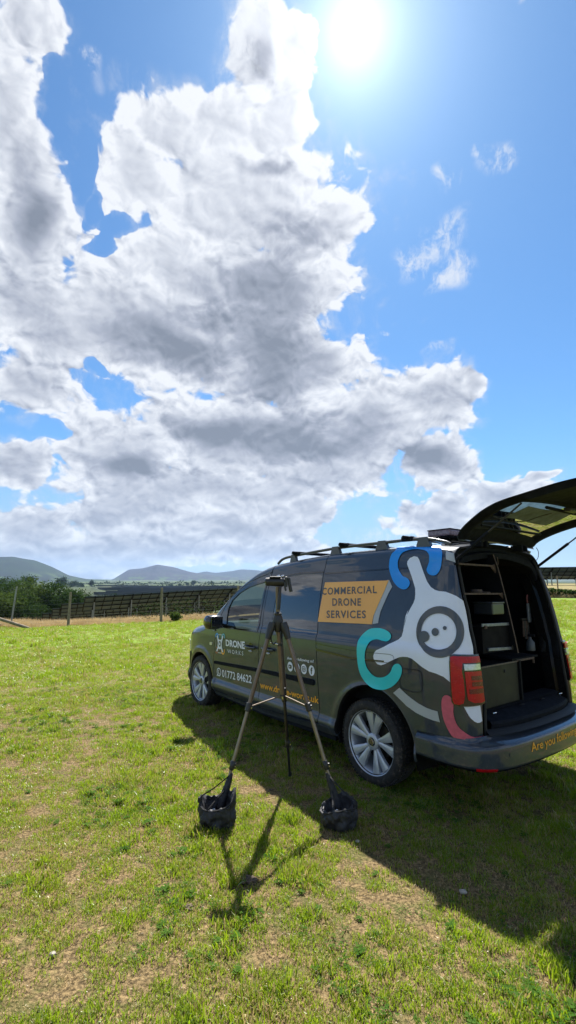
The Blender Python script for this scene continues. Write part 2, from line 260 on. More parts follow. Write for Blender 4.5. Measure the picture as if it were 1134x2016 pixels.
# ================================================================= helpers
def lin3(c): return tuple(c)
def mk(name,color=(.5,.5,.5),rough=.5,metal=0.,coat=0.,var=.0,vscale=20.,bump=0.,bscale=60.,spec=.5,trans=0.,emit=None,sheen=0.):
    m=bpy.data.materials.new(name); m.use_nodes=True; N=NT(m.node_tree); b=N.n['Principled BSDF']
    b.inputs['Base Color'].default_value=(*color,1); b.inputs['Roughness'].default_value=rough; b.inputs['Metallic'].default_value=metal
    b.inputs['Coat Weight'].default_value=coat; b.inputs['Coat Roughness'].default_value=.03; b.inputs['Specular IOR Level'].default_value=spec
    b.inputs['Transmission Weight'].default_value=trans
    if sheen: b.inputs['Sheen Weight'].default_value=sheen
    tc=N.node('ShaderNodeTexCoord')
    if var:
        f=N.noise(tc.outputs['Object'],vscale,5,.6)
        c=N.mix(N.ss(f,.3,.7),tuple(x*(1-var) for x in color),tuple(min(1,x*(1+var)) for x in color)); N.put(b.inputs['Base Color'],c)
        N.put(b.inputs['Roughness'],N.lin(N.noise(tc.outputs['Object'],vscale*1.7,4,.6),.3,.7,max(.02,rough-.12*var*3),min(1,rough+.12*var*3)))
    if bump:
        bn=N.node('ShaderNodeBump'); bn.inputs['Strength'].default_value=bump; bn.inputs['Distance'].default_value=.01
        N.put(bn.inputs['Height'],N.noise(tc.outputs['Object'],bscale,5,.6)); N.l.new(bn.outputs[0],b.inputs['Normal'])
    return m
def mesh_ob(name,V,F,m=None,parent=None,smooth=False,normals=None,mats=None,fmat=None):
    me=bpy.data.meshes.new(name); me.from_pydata([tuple(map(float,v)) for v in V],[],[tuple(map(int,f)) for f in F]); me.update()
    if smooth: me.polygons.foreach_set('use_smooth',[True]*len(me.polygons))
    if normals is not None: me.normals_split_custom_set_from_vertices([tuple(map(float,n)) for n in normals])
    if mats:
        for q in mats: me.materials.append(q)
        if fmat is not None: me.polygons.foreach_set('material_index',fmat)
    elif m: me.materials.append(m)
    o=bpy.data.objects.new(name,me); COL.objects.link(o)
    if parent: o.parent=parent
    return o
def tag(o,label=None,cat=None,group=None,kind=None):
    if label: o['label']=label
    if cat: o['category']=cat
    if group: o['group']=group
    if kind: o['kind']=kind
    return o
def empty(name,mat=None,parent=None):
    o=bpy.data.objects.new(name,None); COL.objects.link(o); o.empty_display_size=.1
    if mat is not None: o.matrix_world=mat
    if parent: o.parent=parent
    return o
def copy_tree(o,parent=None):
    c=o.copy(); COL.objects.link(c)
    if parent: c.parent=parent; c.matrix_parent_inverse=o.matrix_parent_inverse.copy()
    for ch in list(o.children): copy_tree(ch,c)
    return c
class MB:
    """collects simple shapes into one mesh"""
    def __init__(s): s.V=[]; s.F=[]; s.S=[]
    def add(s,V,F,sm=False):
        k=len(s.V); s.V+= [tuple(v) for v in V]; s.F+=[tuple(i+k for i in f) for f in F]; s.S+=[sm]*len(F); return s
    def box(s,c,d,rot=None,bev=0.):
        x,y,z=[q/2 for q in d]; c=Vector(c)
        M=rot.to_matrix() if rot is not None and not isinstance(rot,Matrix) else (rot or Matrix.Identity(3))
        if bev<=0:
            V=[c+M@Vector((i*x,j*y,k*z)) for i in(-1,1) for j in(-1,1) for k in(-1,1)]
            F=[(0,1,3,2),(4,6,7,5),(0,4,5,1),(2,3,7,6),(0,2,6,4),(1,5,7,3)]; return s.add(V,F)
        bm=bmesh.new(); bmesh.ops.create_cube(bm,size=1); bmesh.ops.scale(bm,vec=(2*x,2*y,2*z),verts=bm.verts)
        bmesh.ops.bevel(bm,geom=bm.edges[:],offset=bev,segments=2,affect='EDGES',profile=.5)
        V=[c+M@v.co for v in bm.verts]; bm.verts.index_update(); F=[[v.index for v in f.verts] for f in bm.faces]; bm.free(); return s.add(V,F)
    def tube(s,P,r,n=10,cap=True,sy=1.):
        P=[Vector(p) for p in P]; rr=r if hasattr(r,'__len__') else [r]*len(P); V=[];F=[]
        up=None
        for i,p in enumerate(P):
            t=(P[min(i+1,len(P)-1)]-P[max(i-1,0)]).normalized()
            if up is None: up=t.orthogonal().normalized()
            up=(up-t*up.dot(t)).normalized(); sd=t.cross(up)
            for k in range(n):
                a=2*math.pi*k/n; V.append(p+(up*math.cos(a)+sd*math.sin(a)*sy)*rr[i])
        for i in range(len(P)-1):
            for k in range(n): F.append((i*n+k,i*n+(k+1)%n,(i+1)*n+(k+1)%n,(i+1)*n+k))
        s.add(V,F,True)
        if cap: s.add(V[:n][::-1],[tuple(range(n))]); s.add(V[-n:],[tuple(range(n))])
        return s
    def lathe(s,prof,c,axis,n=32,closed=False):
        """prof: (radius, along) pairs turned round axis through c"""
        c=Vector(c); ax=Vector(axis).normalized(); u=ax.orthogonal().normalized(); w=ax.cross(u); V=[];F=[]
        for r,h in prof:
            for k in range(n):
                a=2*math.pi*k/n; V.append(c+ax*h+(u*math.cos(a)+w*math.sin(a))*r)
        m_=len(prof)
        for i in range(m_-1+(1 if closed else 0)):
            j=(i+1)%m_
            for k in range(n): F.append((i*n+k,i*n+(k+1)%n,j*n+(k+1)%n,j*n+k))
        return s.add(V,F,True)
    def prism(s,poly,f0,f1):
        """poly 2D list, f0/f1 map (a,b)->3D for the two faces"""
        n=len(poly); V=[f0(*p) for p in poly]+[f1(*p) for p in poly]
        F=[tuple(range(n))[::-1],tuple(range(n,2*n))]+[(i,(i+1)%n,n+(i+1)%n,n+i) for i in range(n)]
        return s.add(V,F)
    def loft(s,rings,closed=True,sm=True,cap=False):
        n=len(rings[0]); V=[p for r_ in rings for p in r_]; F=[]
        for i in range(len(rings)-1):
            for k in range(n if closed else n-1): F.append((i*n+k,i*n+(k+1)%n,(i+1)*n+(k+1)%n,(i+1)*n+k))
        s.add(V,F,sm)
        if cap: s.add(rings[0][::-1],[tuple(range(n))]); s.add(rings[-1],[tuple(range(n))])
        return s
    def build(s,name,m,parent=None,sharp=None):
        o=mesh_ob(name,s.V,s.F,m,parent)
        o.data.polygons.foreach_set('use_smooth',s.S); 
        bm=bmesh.new(); bm.from_mesh(o.data); bmesh.ops.remove_doubles(bm,verts=bm.verts,dist=1e-5); bmesh.ops.recalc_face_normals(bm,faces=bm.faces); bm.to_mesh(o.data); bm.free()
        if any(s.S):
            o.data.set_sharp_from_angle(angle=R(sharp or 42))
        return o
def hashn(ix,iy,seed=0):
    h=(ix.astype(np.int64)*374761393+iy.astype(np.int64)*668265263+seed*982451653)&0xffffffff
    h=((h^(h>>13))*1274126177)&0xffffffff; h=h^(h>>16); return (h&0xffff)/65535.
def vnoise(x,y,seed=0):
    ix=np.floor(x);iy=np.floor(y);fx=x-ix;fy=y-iy;fx=fx*fx*(3-2*fx);fy=fy*fy*(3-2*fy)
    a=hashn(ix,iy,seed);b=hashn(ix+1,iy,seed);c=hashn(ix,iy+1,seed);d=hashn(ix+1,iy+1,seed)
    return (a*(1-fx)+b*fx)*(1-fy)+(c*(1-fx)+d*fx)*fy
def fbm(x,y,o=4,seed=0):
    s=0;a=.5;t=0
    for i in range(o): s=s+a*vnoise(x*2**i+17*i,y*2**i-9*i,seed+i);t+=a;a*=.5
    return s/t
def sstep(x,a,b):
    t=np.clip((x-a)/(b-a),0,1);return t*t*(3-2*t)
# ================================================================= terrain
ZL=_pchip([0,26,50,100,200,400,1000,2500,6000,20000],[0,-.53,-2.2,-5.2,-9.0,-12.0,-14.5,-13,-6,0])
ZR=_pchip([0,26,63,120,300,1000,2500,6000,20000],[0,-.35,.30,.4,-3,-10,-12,-6,0])
def terrain(X,Y,bumps=True):
    X=np.asarray(X,float);Y=np.asarray(Y,float)
    Yp=np.maximum(Y,0); w=sstep(X/np.maximum(Yp,1.),.1,.45)
    z=np.where(Y>0,ZL(Yp)*(1-w)+ZR(Yp)*w,-.0205*np.maximum(Y,-30))
    z=z-.00534*np.clip(X,-30,30)+.05*np.clip(X,-14,9)*sstep(Y,5,26)*(1-.8*sstep(Y,60,200))
    z=z-.13*np.clip(-X-14,0,26)*sstep(Y,30,52)*(1-sstep(Y,120,300))
    if bumps:
        r=np.hypot(X,Y)
        z=z+(fbm(X*.9,Y*.9,3,5)-.5)*.03*sstep(r,1,3)*(1-sstep(r,3.5,9)*0)
        z=z+(fbm(X/160+5,Y/160,4,9)-.5)*12*sstep(r,150,500)
    return z
def T1(x,y): return float(terrain(np.array([x]),np.array([y]))[0])
FENCE_Y=lambda x: 26.0+.012*x   # the field's far edge
def ground_material():
    m=bpy.data.materials.new('field_ground'); m.use_nodes=True; N=NT(m.node_tree); b=N.n['Principled BSDF']
    P=N.node('ShaderNodeNewGeometry').outputs['Position']; sp=N.node('ShaderNodeSeparateXYZ'); N.put(sp.inputs[0],P)
    X,Y=sp.outputs[0],sp.outputs[1]
    # near: thatch and soil between the blades
    n1=N.noise(P,9.,6,.65); n2=N.noise(P,1.4,4,.6); n3=N.noise(P,60.,4,.7)
    thatch=N.mix(N.ss(n3,.35,.65),(.060,.042,.020),(.235,.168,.080))
    thatch=N.mix(N.m('MULTIPLY',N.ss(n1,.46,.62),.5),thatch,(.050,.075,.012))
    # grazed field further off
    g=N.mix(N.ss(n2,.3,.7),(.105,.185,.015),(.145,.225,.022))
    g=N.mix(N.ss(N.noise(P,.35,4,.6),.35,.7),g,(.15,.20,.04))
    g=N.mix(N.m('MULTIPLY',N.ss(n1,.55,.75),.5),g,(.22,.22,.08))
    g=N.mix(N.m('MULTIPLY',N.ss(N.noise(P,4.5,5,.7),.56,.66),.55),g,(.075,.15,.016))
    dist=N.v('LENGTH',P)
    c=N.mix(N.ss(dist,5.,15.),thatch,g)
    # rough dead grass beyond the field edge
    st=N.mix(N.ss(N.noise(N.v('MULTIPLY',P,(1,2.2,1)),1.3,6,.7),.35,.62),(.27,.20,.10),(.12,.125,.04))
    edge=N.m('ADD',N.m('ADD',26.2,N.m('MULTIPLY',X,.012)),N.m('MULTIPLY',N.m('SUBTRACT',N.noise(P,.5,4,.6),.5),2.0))
    edge=N.m('ADD',edge,N.m('MULTIPLY',N.ss(X,5.,14.),9.))
    beyond=N.ss(N.m('SUBTRACT',Y,edge),-.15,.35)
    c=N.mix(beyond,c,st)
    # patchwork of far fields
    vv=N.v('MULTIPLY',P,(1/95.,1/170.,0))
    vv=N.v('ADD',vv,N.v('SCALE',N.noise(P,.006,2,.5,out='Color'),.5))
    vc=N.node('ShaderNodeTexVoronoi',feature='F1',distance='CHEBYCHEV'); N.put(vc.inputs['Vector'],vv); vc.inputs['Scale'].default_value=1.
    sc=N.node('ShaderNodeSeparateColor'); N.put(sc.inputs[0],vc.outputs['Color'])
    fc=N.ramp(sc.outputs[0],[(0.,(.020,.030,.015)),(.35,(.035,.050,.020)),(.55,(.075,.12,.03)),(.68,(.035,.045,.025)),(.85,(.10,.15,.045)),(1.,(.055,.06,.035))])
    fc=N.mix(N.ss(N.noise(P,.05,5,.7),.4,.65),fc,(.03,.04,.022))
    ve=N.node('ShaderNodeTexVoronoi',feature='DISTANCE_TO_EDGE'); N.put(ve.inputs['Vector'],vv); ve.inputs['Scale'].default_value=1.
    fc=N.mix(N.ss(ve.outputs[0],.06,.02),fc,(.02,.032,.012))
    c=N.mix(N.ss(Y,75.,110.),c,fc)
    N.put(b.inputs['Base Color'],c); b.inputs['Roughness'].default_value=.95; b.inputs['Specular IOR Level'].default_value=.15
    bn=N.node('ShaderNodeBump'); bn.inputs['Strength'].default_value=.9; bn.inputs['Distance'].default_value=.05
    h=N.m('ADD',N.noise(P,14.,5,.7),N.m('MULTIPLY',N.noise(P,2.5,4,.6),1.5)); N.put(bn.inputs['Height'],h); N.l.new(bn.outputs[0],b.inputs['Normal'])
    return m
def build_ground():
    rs=np.r_[0.05,np.geomspace(.35,9000,230)]; na=420
    # finer spacing in front of the camera
    a=np.linspace(0,2*np.pi,na,endpoint=False); a=a-.55*np.sin(a)
    A,RR=np.meshgrid(a,rs); X=RR*np.sin(A);Y=RR*np.cos(A); Zz=terrain(X,Y)
    V=np.stack([X,Y,Zz],-1).reshape(-1,3); n=len(rs); V=np.vstack([V,[[0,0,float(Zz[0].mean())]]])
    F=[]
    for i in range(n-1):
        for k in range(na): F.append((i*na+k,(i+1)*na+k,(i+1)*na+(k+1)%na,i*na+(k+1)%na))
    for k in range(na): F.append((n*na,k,(k+1)%na))
    o=mesh_ob('ground',V,F,ground_material(),smooth=True); tag(o,kind='structure'); return o
ground=build_ground()
def ridge(name,pts,dist,depth,color1,color2,seed,lab=None):
    """a hill range: crest line given by bearing and height, real slopes in front and behind"""
    P=[azel(*p) for p in pts]; az=np.array([p[0] for p in P]); el=np.array([p[1] for p in P])
    aa=np.linspace(az[0],az[-1],220); cr=np.interp(aa,az,el)
    k=np.hanning(9);k/=k.sum();cr=np.convolve(np.pad(cr,4,'edge'),k,'valid')
    V=[];F=[];m_=46
    for j in range(m_):
        t=j/(m_-1)            # 0 front foot, ~.6 crest, 1 behind
        dd=dist-depth*(.62-t); 
        prof=math.sin(min(1,t/.62)*math.pi/2)**1.35 if t<.62 else math.cos((t-.62)/.38*math.pi/2)
        fb_=fbm(dd*np.sin(aa)/230.,dd*np.cos(aa)/330.,5,seed)-.5
        for i,a_ in enumerate(aa):
            hc=dist*math.tan(cr[i])+CAMH; ed=min(1,min(i,219-i)/14)
            x=dd*math.sin(a_);y=dd*math.cos(a_)
            nz=float(fb_[i])
            z=-25+(hc+25)*prof*ed**.5+nz*max(0,hc+20)*.30*math.sin(min(1,t/.62)*math.pi)*(t<.62)
            V.append((x,y,z))
    for j in range(m_-1):
        for i in range(219): F.append((j*220+i,j*220+i+1,(j+1)*220+i+1,(j+1)*220+i))
    m=bpy.data.materials.new(name+'_moor'); m.use_nodes=True; N=NT(m.node_tree); b=N.n['Principled BSDF']
    Pn=N.node('ShaderNodeNewGeometry').outputs['Position']
    c=N.mix(N.ss(N.noise(Pn,.004,6,.65),.38,.62),color1,color2)
    c=N.mix(N.ss(N.noise(Pn,.02,5,.7),.55,.7),c,(.04,.05,.03))
    sp=N.node('ShaderNodeSeparateXYZ'); N.put(sp.inputs[0],Pn)
    c=N.mix(N.m('MULTIPLY',N.ss(sp.outputs[2],60.,5.),N.ss(N.noise(Pn,.012,3,.6),.5,.6)),c,(.06,.085,.04))
    N.put(b.inputs['Base Color'],c); b.inputs['Roughness'].default_value=1; b.inputs['Specular IOR Level'].default_value=0
    o=mesh_ob(name,V,F,m,smooth=True); tag(o,kind='structure'); return o
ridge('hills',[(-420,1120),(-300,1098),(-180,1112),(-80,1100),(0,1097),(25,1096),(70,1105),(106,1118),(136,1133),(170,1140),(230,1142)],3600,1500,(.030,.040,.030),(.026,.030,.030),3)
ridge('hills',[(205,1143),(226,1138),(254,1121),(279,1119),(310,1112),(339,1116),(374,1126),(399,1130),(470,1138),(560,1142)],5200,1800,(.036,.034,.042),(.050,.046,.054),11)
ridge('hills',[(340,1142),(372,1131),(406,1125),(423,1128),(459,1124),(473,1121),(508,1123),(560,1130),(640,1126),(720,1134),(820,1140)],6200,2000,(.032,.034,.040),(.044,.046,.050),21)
ridge('hills',[(1050,1146),(1120,1140),(1250,1130),(1400,1120),(1600,1128),(1800,1140)],5200,1800,(.08,.085,.05),(.1,.09,.06),31)
# ================================================================= grass
def leaf_mat(name,base,trans,dry,var=.25,dryamt=(.35,.65),drymax=.8,glossy=.08):
    m=bpy.data.materials.new(name); m.use_nodes=True; N=NT(m.node_tree); N.n.clear()
    o=N.node('ShaderNodeOutputMaterial'); P=N.node('ShaderNodeNewGeometry').outputs['Position']
    at=N.node('ShaderNodeAttribute',attribute_name='tint'); t=at.outputs['Fac']
    big=N.noise(P,.9,4,.6); mid=N.noise(P,5.,3,.6)
    k=N.m('ADD',N.m('MULTIPLY',big,.55),N.m('MULTIPLY',mid,.45))
    pr=N.ss(k,dryamt[0],dryamt[1],0.,drymax)
    isdry=N.ss(N.m('SUBTRACT',pr,t),-.05,.05)
    t2=N.m('FRACT',N.m('MULTIPLY',t,7.13))
    g=N.mix(t2,tuple(x*(1-var) for x in base),tuple(x*(1+var) for x in base))
    g=N.mix(N.ss(k,.35,.62),g,tuple(x*1.25 for x in (base[0]*1.35,base[1],base[2]*1.3)))
    c=N.mix(isdry,g,N.mix(t2,tuple(x*.7 for x in dry),dry))
    ct=N.mix(isdry,N.mix(t2,tuple(x*.8 for x in trans),trans),tuple(x*.8 for x in dry))
    d=N.node('ShaderNodeBsdfDiffuse'); N.put(d.inputs[0],c)
    tr=N.node('ShaderNodeBsdfTranslucent'); N.put(tr.inputs[0],ct)
    a=N.node('ShaderNodeMixShader'); a.inputs[0].default_value=.45; N.l.new(d.outputs[0],a.inputs[1]); N.l.new(tr.outputs[0],a.inputs[2])
    gl=N.node('ShaderNodeBsdfGlossy'); gl.inputs['Roughness'].default_value=.6; gl.inputs[0].default_value=(1,1,.95,1)
    fr=N.node('ShaderNodeFresnel'); fr.inputs[0].default_value=1.38
    b=N.node('ShaderNodeMixShader'); N.put(b.inputs[0],N.m('MULTIPLY',fr.outputs[0],glossy*2)); N.l.new(a.outputs[0],b.inputs[1]); N.l.new(gl.outputs[0],b.inputs[2])
    N.l.new(b.outputs[0],o.inputs[0]); return m
GRASS_M=leaf_mat('grass_blades',(.115,.195,.010),(.32,.46,.015),(.52,.39,.16),dryamt=(.36,.72),drymax=.55)
STRAW_M=leaf_mat('dead_grass_blades',(.18,.22,.05),(.26,.32,.07),(.54,.40,.20),dryamt=(.0,.35),drymax=1.)
SRC=bpy.data.collections.new('grass_sources')   # only instanced from, never linked to the scene
def clump(name,nb,rad,h0,h1,wd,seed,m,lean=.6,col=None):
    rg=np.random.default_rng(seed); V=[];F=[];tint=[]
    for i in range(nb):
        a=rg.uniform(0,2*np.pi);r=rad*math.sqrt(rg.uniform()); x,y=r*math.cos(a),r*math.sin(a)
        h=rg.uniform(h0,h1); th=rg.uniform(0,2*np.pi); ln=rg.uniform(.15,1)*lean*h
        dx,dy=math.cos(th)*ln,math.sin(th)*ln; f=rg.uniform(0,np.pi); w=wd*rg.uniform(.6,1.3); wx,wy=math.cos(f)*w/2,math.sin(f)*w/2
        k=len(V); hz=h*math.sqrt(max(.06,1-(ln/h)**2*.6))
        V+=[(x-wx,y-wy,-.006),(x+wx,y+wy,-.006),(x+dx*.35+wx*.8,y+dy*.35+wy*.8,hz*.6),(x+dx*.35-wx*.8,y+dy*.35-wy*.8,hz*.6),(x+dx,y+dy,hz)]
        F+=[(k,k+1,k+2,k+3),(k+3,k+2,k+4)]; tt=rg.uniform(); tint+=[tt]*5
    me=bpy.data.meshes.new(name); me.from_pydata(V,[],F); me.materials.append(m)
    at=me.attributes.new('tint','FLOAT','POINT'); at.data.foreach_set('value',tint)
    return me
def broadleaf(name,nl,rad,size,seed,m):
    rg=np.random.default_rng(seed); V=[];F=[];tint=[]
    for i in range(nl):
        a=rg.uniform(0,2*np.pi);r=rad*math.sqrt(rg.uniform()); c=np.array([r*math.cos(a),r*math.sin(a),rg.uniform(.008,.026)]); tt=rg.uniform(.55,1)
        for j in range(3):
            th=rg.uniform(0,.5)+j*2.094; d=np.array([math.cos(th),math.sin(th),rg.uniform(-.1,.35)]); w=np.array([-math.sin(th),math.cos(th),0.]); s_=size*rg.uniform(.8,1.2); k=len(V)
            V+=[c,c+d*s_*.55+w*s_*.42,c+d*s_*1.05,c+d*s_*.55-w*s_*.42]; F.append((k,k+1,k+2,k+3)); tint+=[tt]*4
    me=bpy.data.meshes.new(name); me.from_pydata([tuple(v) for v in V],[],F); me.materials.append(m)
    at=me.attributes.new('tint','FLOAT','POINT'); at.data.foreach_set('value',tint); return me
def scatter(name,P,scale,pick,meshes,kindlab,rotz=None,seed=1):
    """one stuff object: points that carry clumps through geometry nodes"""
    c=bpy.data.collections.new(name+'_set')
    for i,me in enumerate(meshes):
        o=bpy.data.objects.new(f'{name}_clump_{i:02d}',me); c.objects.link(o)
    me=bpy.data.meshes.new(name); me.from_pydata([tuple(p) for p in P],[],[])
    for an,ty,val in(('sc','FLOAT',scale),('pick','INT',pick)):
        at=me.attributes.new(an,ty,'POINT'); at.data.foreach_set('value',np.asarray(val).astype(np.float32 if ty=='FLOAT' else np.int32))
    rg=np.random.default_rng(seed); rot=np.stack([rg.normal(0,.10,len(P)),rg.normal(0,.10,len(P)),rg.uniform(0,6.283,len(P))],1).astype(np.float32)
    at=me.attributes.new('rot','FLOAT_VECTOR','POINT'); at.data.foreach_set('vector',rot.ravel())
    ob=bpy.data.objects.new(name,me); COL.objects.link(ob)
    g=bpy.data.node_groups.new(name+'_nodes','GeometryNodeTree'); g.interface.new_socket('Geometry',in_out='INPUT',socket_type='NodeSocketGeometry'); g.interface.new_socket('Geometry',in_out='OUTPUT',socket_type='NodeSocketGeometry')
    n=g.nodes; gi=n.new('NodeGroupInput'); go=n.new('NodeGroupOutput'); ip=n.new('GeometryNodeInstanceOnPoints'); ci=n.new('GeometryNodeCollectionInfo')
    ci.inputs['Collection'].default_value=c; ci.inputs['Separate Children'].default_value=True; ci.inputs['Reset Children'].default_value=True
    def na(nm,ty):
        q=n.new('GeometryNodeInputNamedAttribute'); q.data_type=ty; q.inputs[0].default_value=nm; return q.outputs[0]
    L=g.links.new
    L(gi.outputs[0],ip.inputs['Points']); L(ci.outputs[0],ip.inputs['Instance']); ip.inputs['Pick Instance'].default_value=True
    L(na('pick','INT'),ip.inputs['Instance Index']); L(na('sc','FLOAT'),ip.inputs['Scale'])
    L(na('rot','FLOAT_VECTOR'),ip.inputs['Rotation']); L(ip.outputs[0],go.inputs[0])
    md=ob.modifiers.new('scatter','NODES'); md.node_group=g
    ob['kind']='stuff'; tag(ob,*kindlab); ob['kind']='stuff'
    return ob
def polar_points(r0,r1,dens,a0,a1,seed):
    rg=np.random.default_rng(seed); n=int(dens*(a1-a0)/2*(r1*r1-r0*r0))
    r=np.sqrt(rg.uniform(r0*r0,r1*r1,n));a=rg.uniform(a0,a1,n); return r*np.sin(a),r*np.cos(a),rg
def build_grass():
    short=[clump('g',34,.062,.016,.040,.0050,100+i,GRASS_M,.95) for i in range(6)]
    tall=[clump('g',40,.05,.03,.062,.0052,200+i,GRASS_M,.8) for i in range(3)]
    straw=[clump('g',34,.08,.008,.024,.0036,300+i,STRAW_M,1.3) for i in range(3)]
    CLOVER_M=leaf_mat('clover_leaves',(.05,.12,.018),(.09,.20,.025),(.40,.33,.18),dryamt=(.6,.9),drymax=.2,glossy=0.)
    weeds=[broadleaf('g',16,.055,.011,500,CLOVER_M),broadleaf('g',26,.075,.010,501,CLOVER_M),broadleaf('g',7,.03,.022,502,CLOVER_M)]
    X=[];Y=[];S=[];K=[]
    for r0,r1,dn,sc,a in ((.3,4.2,900,1.0,R(62)),(4.2,8,430,1.25,R(52)),(8,14,130,1.9,R(46)),(14,38,22,3.0,R(44))):
        x,y,rg=polar_points(r0,r1,dn,-a,a,int(r1*10)); k=fbm(x*1.1,y*1.1,4,3); k2=fbm(x*3.7,y*3.7,3,8)
        veg=fbm(x*2.2+3,y*2.2,4,12)*.36+fbm(x*8.+1,y*8.,3,31)*.46+(1-k)*.18
        bare=1-sstep(veg,.33,.455)
        near=1-sstep(np.hypot(x,y),3.5,9)
        keep=rg.uniform(0,1,len(x))>bare*(.15+.60*near)
        keep&=y<FENCE_Y(x)+.2+9*sstep(x,5,14)
        x,y,k,k2,veg,bare=x[keep],y[keep],k[keep],k2[keep],veg[keep],bare[keep]; n=len(x)
        p=rg.uniform(0,1,n); pick=rg.integers(0,6,n)
        lush=sstep(veg,.52,.66)
        pick=np.where(p<lush*.35,rg.integers(6,9,n),pick); pick=np.where(p>1-.20-.50*bare,rg.integers(9,12,n),pick)
        wz=sstep(fbm(x*1.7+40,y*1.7,3,77),.52,.62); pick=np.where(rg.uniform(0,1,n)<(.015+.16*wz)*(r1<9),rg.integers(12,15,n),pick)
        s=sc*rg.uniform(.7,1.2,n)*(.66+.36*lush) 
        X.append(x);Y.append(y);S.append(s);K.append(pick)
    X=np.concatenate(X);Y=np.concatenate(Y);S=np.concatenate(S);K=np.concatenate(K); Zt=terrain(X,Y)
    scatter('grass',np.stack([X,Y,Zt],1),S,K,short+tall+straw+weeds,('short cropped grass with dry straw among it covering the field','grass'))
    # long dead grass along the far edge of the field
    dead=[clump('d',60,.35,.12,.42,.010,400+i,STRAW_M,.8) for i in range(4)]
    rg=np.random.default_rng(5); n=5200; x=rg.uniform(-26,24,n); y=FENCE_Y(x)+.3+9*sstep(x,5,14)+np.abs(rg.normal(0,1,n))**1.0*3.2
    k=fbm(x*.5,y*.5,3,2); kp=rg.uniform(0,1,n)<sstep(k,.3,.55); x,y=x[kp],y[kp]
    scatter('dead_grass',np.stack([x,y,terrain(x,y)],1),rg.uniform(.5,1.1,len(x)),rg.integers(0,4,len(x)),dead,('tall straw coloured grass along the far edge of the field','dead grass'),seed=4)
build_grass()

# ================================================================= the van
BAKED.update(
 lamp_red=[(-0.7737,1.0528),(-0.7938,1.061),(-0.9821,1.0575),(-0.9893,1.0165),(-0.845,1.018),(-0.8371,0.9612),(-0.8431,0.9102),(-0.8407,0.8083),(-0.8297,0.7615),(-0.8041,0.7495),(-0.7752,0.7522),(-0.7667,0.7724),(-0.7669,0.8793)],
 lamp_white=[(-0.8523,1.0104),(-0.9818,1.008),(-0.9797,0.971),(-0.8542,0.9701)],
 lamp_inner=[(-0.855,0.9616),(-0.9877,0.9608),(-0.9877,0.9031),(-0.9817,0.8183),(-0.9831,0.7673),(-0.9557,0.7601),(-0.8947,0.7628),(-0.859,0.7793),(-0.8553,0.8087),(-0.855,0.8849)],
 lamp_seg1=[(-0.8933,0.9337),(-0.9845,0.9309),(-0.9834,0.9035),(-0.8924,0.9065)],
 lamp_seg2=[(-0.8928,0.8946),(-0.9833,0.8916),(-0.9824,0.8643),(-0.8919,0.8675)],
 lamp_seg3=[(-0.8688,0.8493),(-0.983,0.8488),(-0.982,0.82),(-0.8688,0.8189)])
VM=Matrix(((-.602296,-.798255,.005341,1.34415),(.798164,-.602091,.020512,4.37997),(-.013158,.016617,.999775,CAMH-1.61399),(0,0,0,1)))
def paint(name,c,metal=.35,flake=True,rough=.36):
    m=mk(name,c,rough,metal,1.,.10,7.,spec=.2); b=m.node_tree.nodes['Principled BSDF']; b.inputs['Coat Roughness'].default_value=.035
    N=NT(m.node_tree); tc=N.node('ShaderNodeTexCoord')
    dirt=N.ss(N.noise(tc.outputs['Object'],3.2,6,.7),.5,.75)      # dust film low on the body
    sp=N.node('ShaderNodeSeparateXYZ'); N.put(sp.inputs[0],tc.outputs['Object'])
    low=N.ss(sp.outputs[2],.75,.25)
    N.put(b.inputs['Coat Roughness'],N.m('ADD',.03,N.m('MULTIPLY',N.m('MULTIPLY',dirt,low),.35)))
    old=b.inputs['Base Color'].links[0].from_socket; spk=N.ss(N.noise(tc.outputs['Object'],38.,5,.75),.52,.68)
    N.put(b.inputs['Base Color'],N.mix(N.m('MULTIPLY',N.m('ADD',N.m('MULTIPLY',dirt,.25),N.m('MULTIPLY',spk,.22)),N.ss(sp.outputs[2],.80,.30)),old,(.20,.17,.13)))
    bn=N.node('ShaderNodeBump'); bn.inputs['Strength'].default_value=.06; bn.inputs['Distance'].default_value=.02
    N.put(bn.inputs['Height'],N.noise(tc.outputs['Object'],5.,2,.5)); N.l.new(bn.outputs[0],b.inputs['Coat Normal'])
    return m
M_BODY=paint('graphite_paint',(.036,.046,.064),.12)
M_TRIM=mk('black_plastic',(.013,.015,.020),.75,spec=.05,var=.2,bump=.15,bscale=220)
M_TRIMG=mk('gloss_black',(.008,.008,.009),.12,coat=.6)
M_RUB=mk('seal_rubber',(.012,.012,.013),.7)
M_TYRE=mk('tyre_rubber',(.022,.021,.020),.82,var=.35,vscale=14,bump=.3,bscale=90)
_N=NT(M_TYRE.node_tree); _b=_N.n['Principled BSDF']; _t=_N.node('ShaderNodeTexCoord')
_N.put(_b.inputs['Base Color'],_N.mix(_N.m('MULTIPLY',_N.ss(_N.noise(_t.outputs['Object'],26.,6,.75),.50,.70),.65),(.017,.0165,.016),(.13,.10,.08)))
M_ALLOY=mk('alloy_wheel_silver',(.46,.49,.54),.32,.35,.5,.10,9.)
M_DARKM=mk('dark_steel',(.06,.058,.055),.5,.8,var=.3)
M_GREYRAIL=mk('grey_painted_rail',(.05,.052,.056),.35,.2,.5,var=.1)
M_WHITE=mk('white_vinyl',(.74,.79,.91),.35,coat=.35,var=.03,vscale=4)
M_GREYV=mk('grey_vinyl',(.40,.43,.45),.35,coat=.35,var=.04,vscale=4)
M_BLUE=mk('blue_vinyl',(.006,.27,.80),.33,coat=.35,var=.04,vscale=4)
M_TEAL=mk('teal_vinyl',(.010,.60,.64),.33,coat=.35,var=.04,vscale=4)
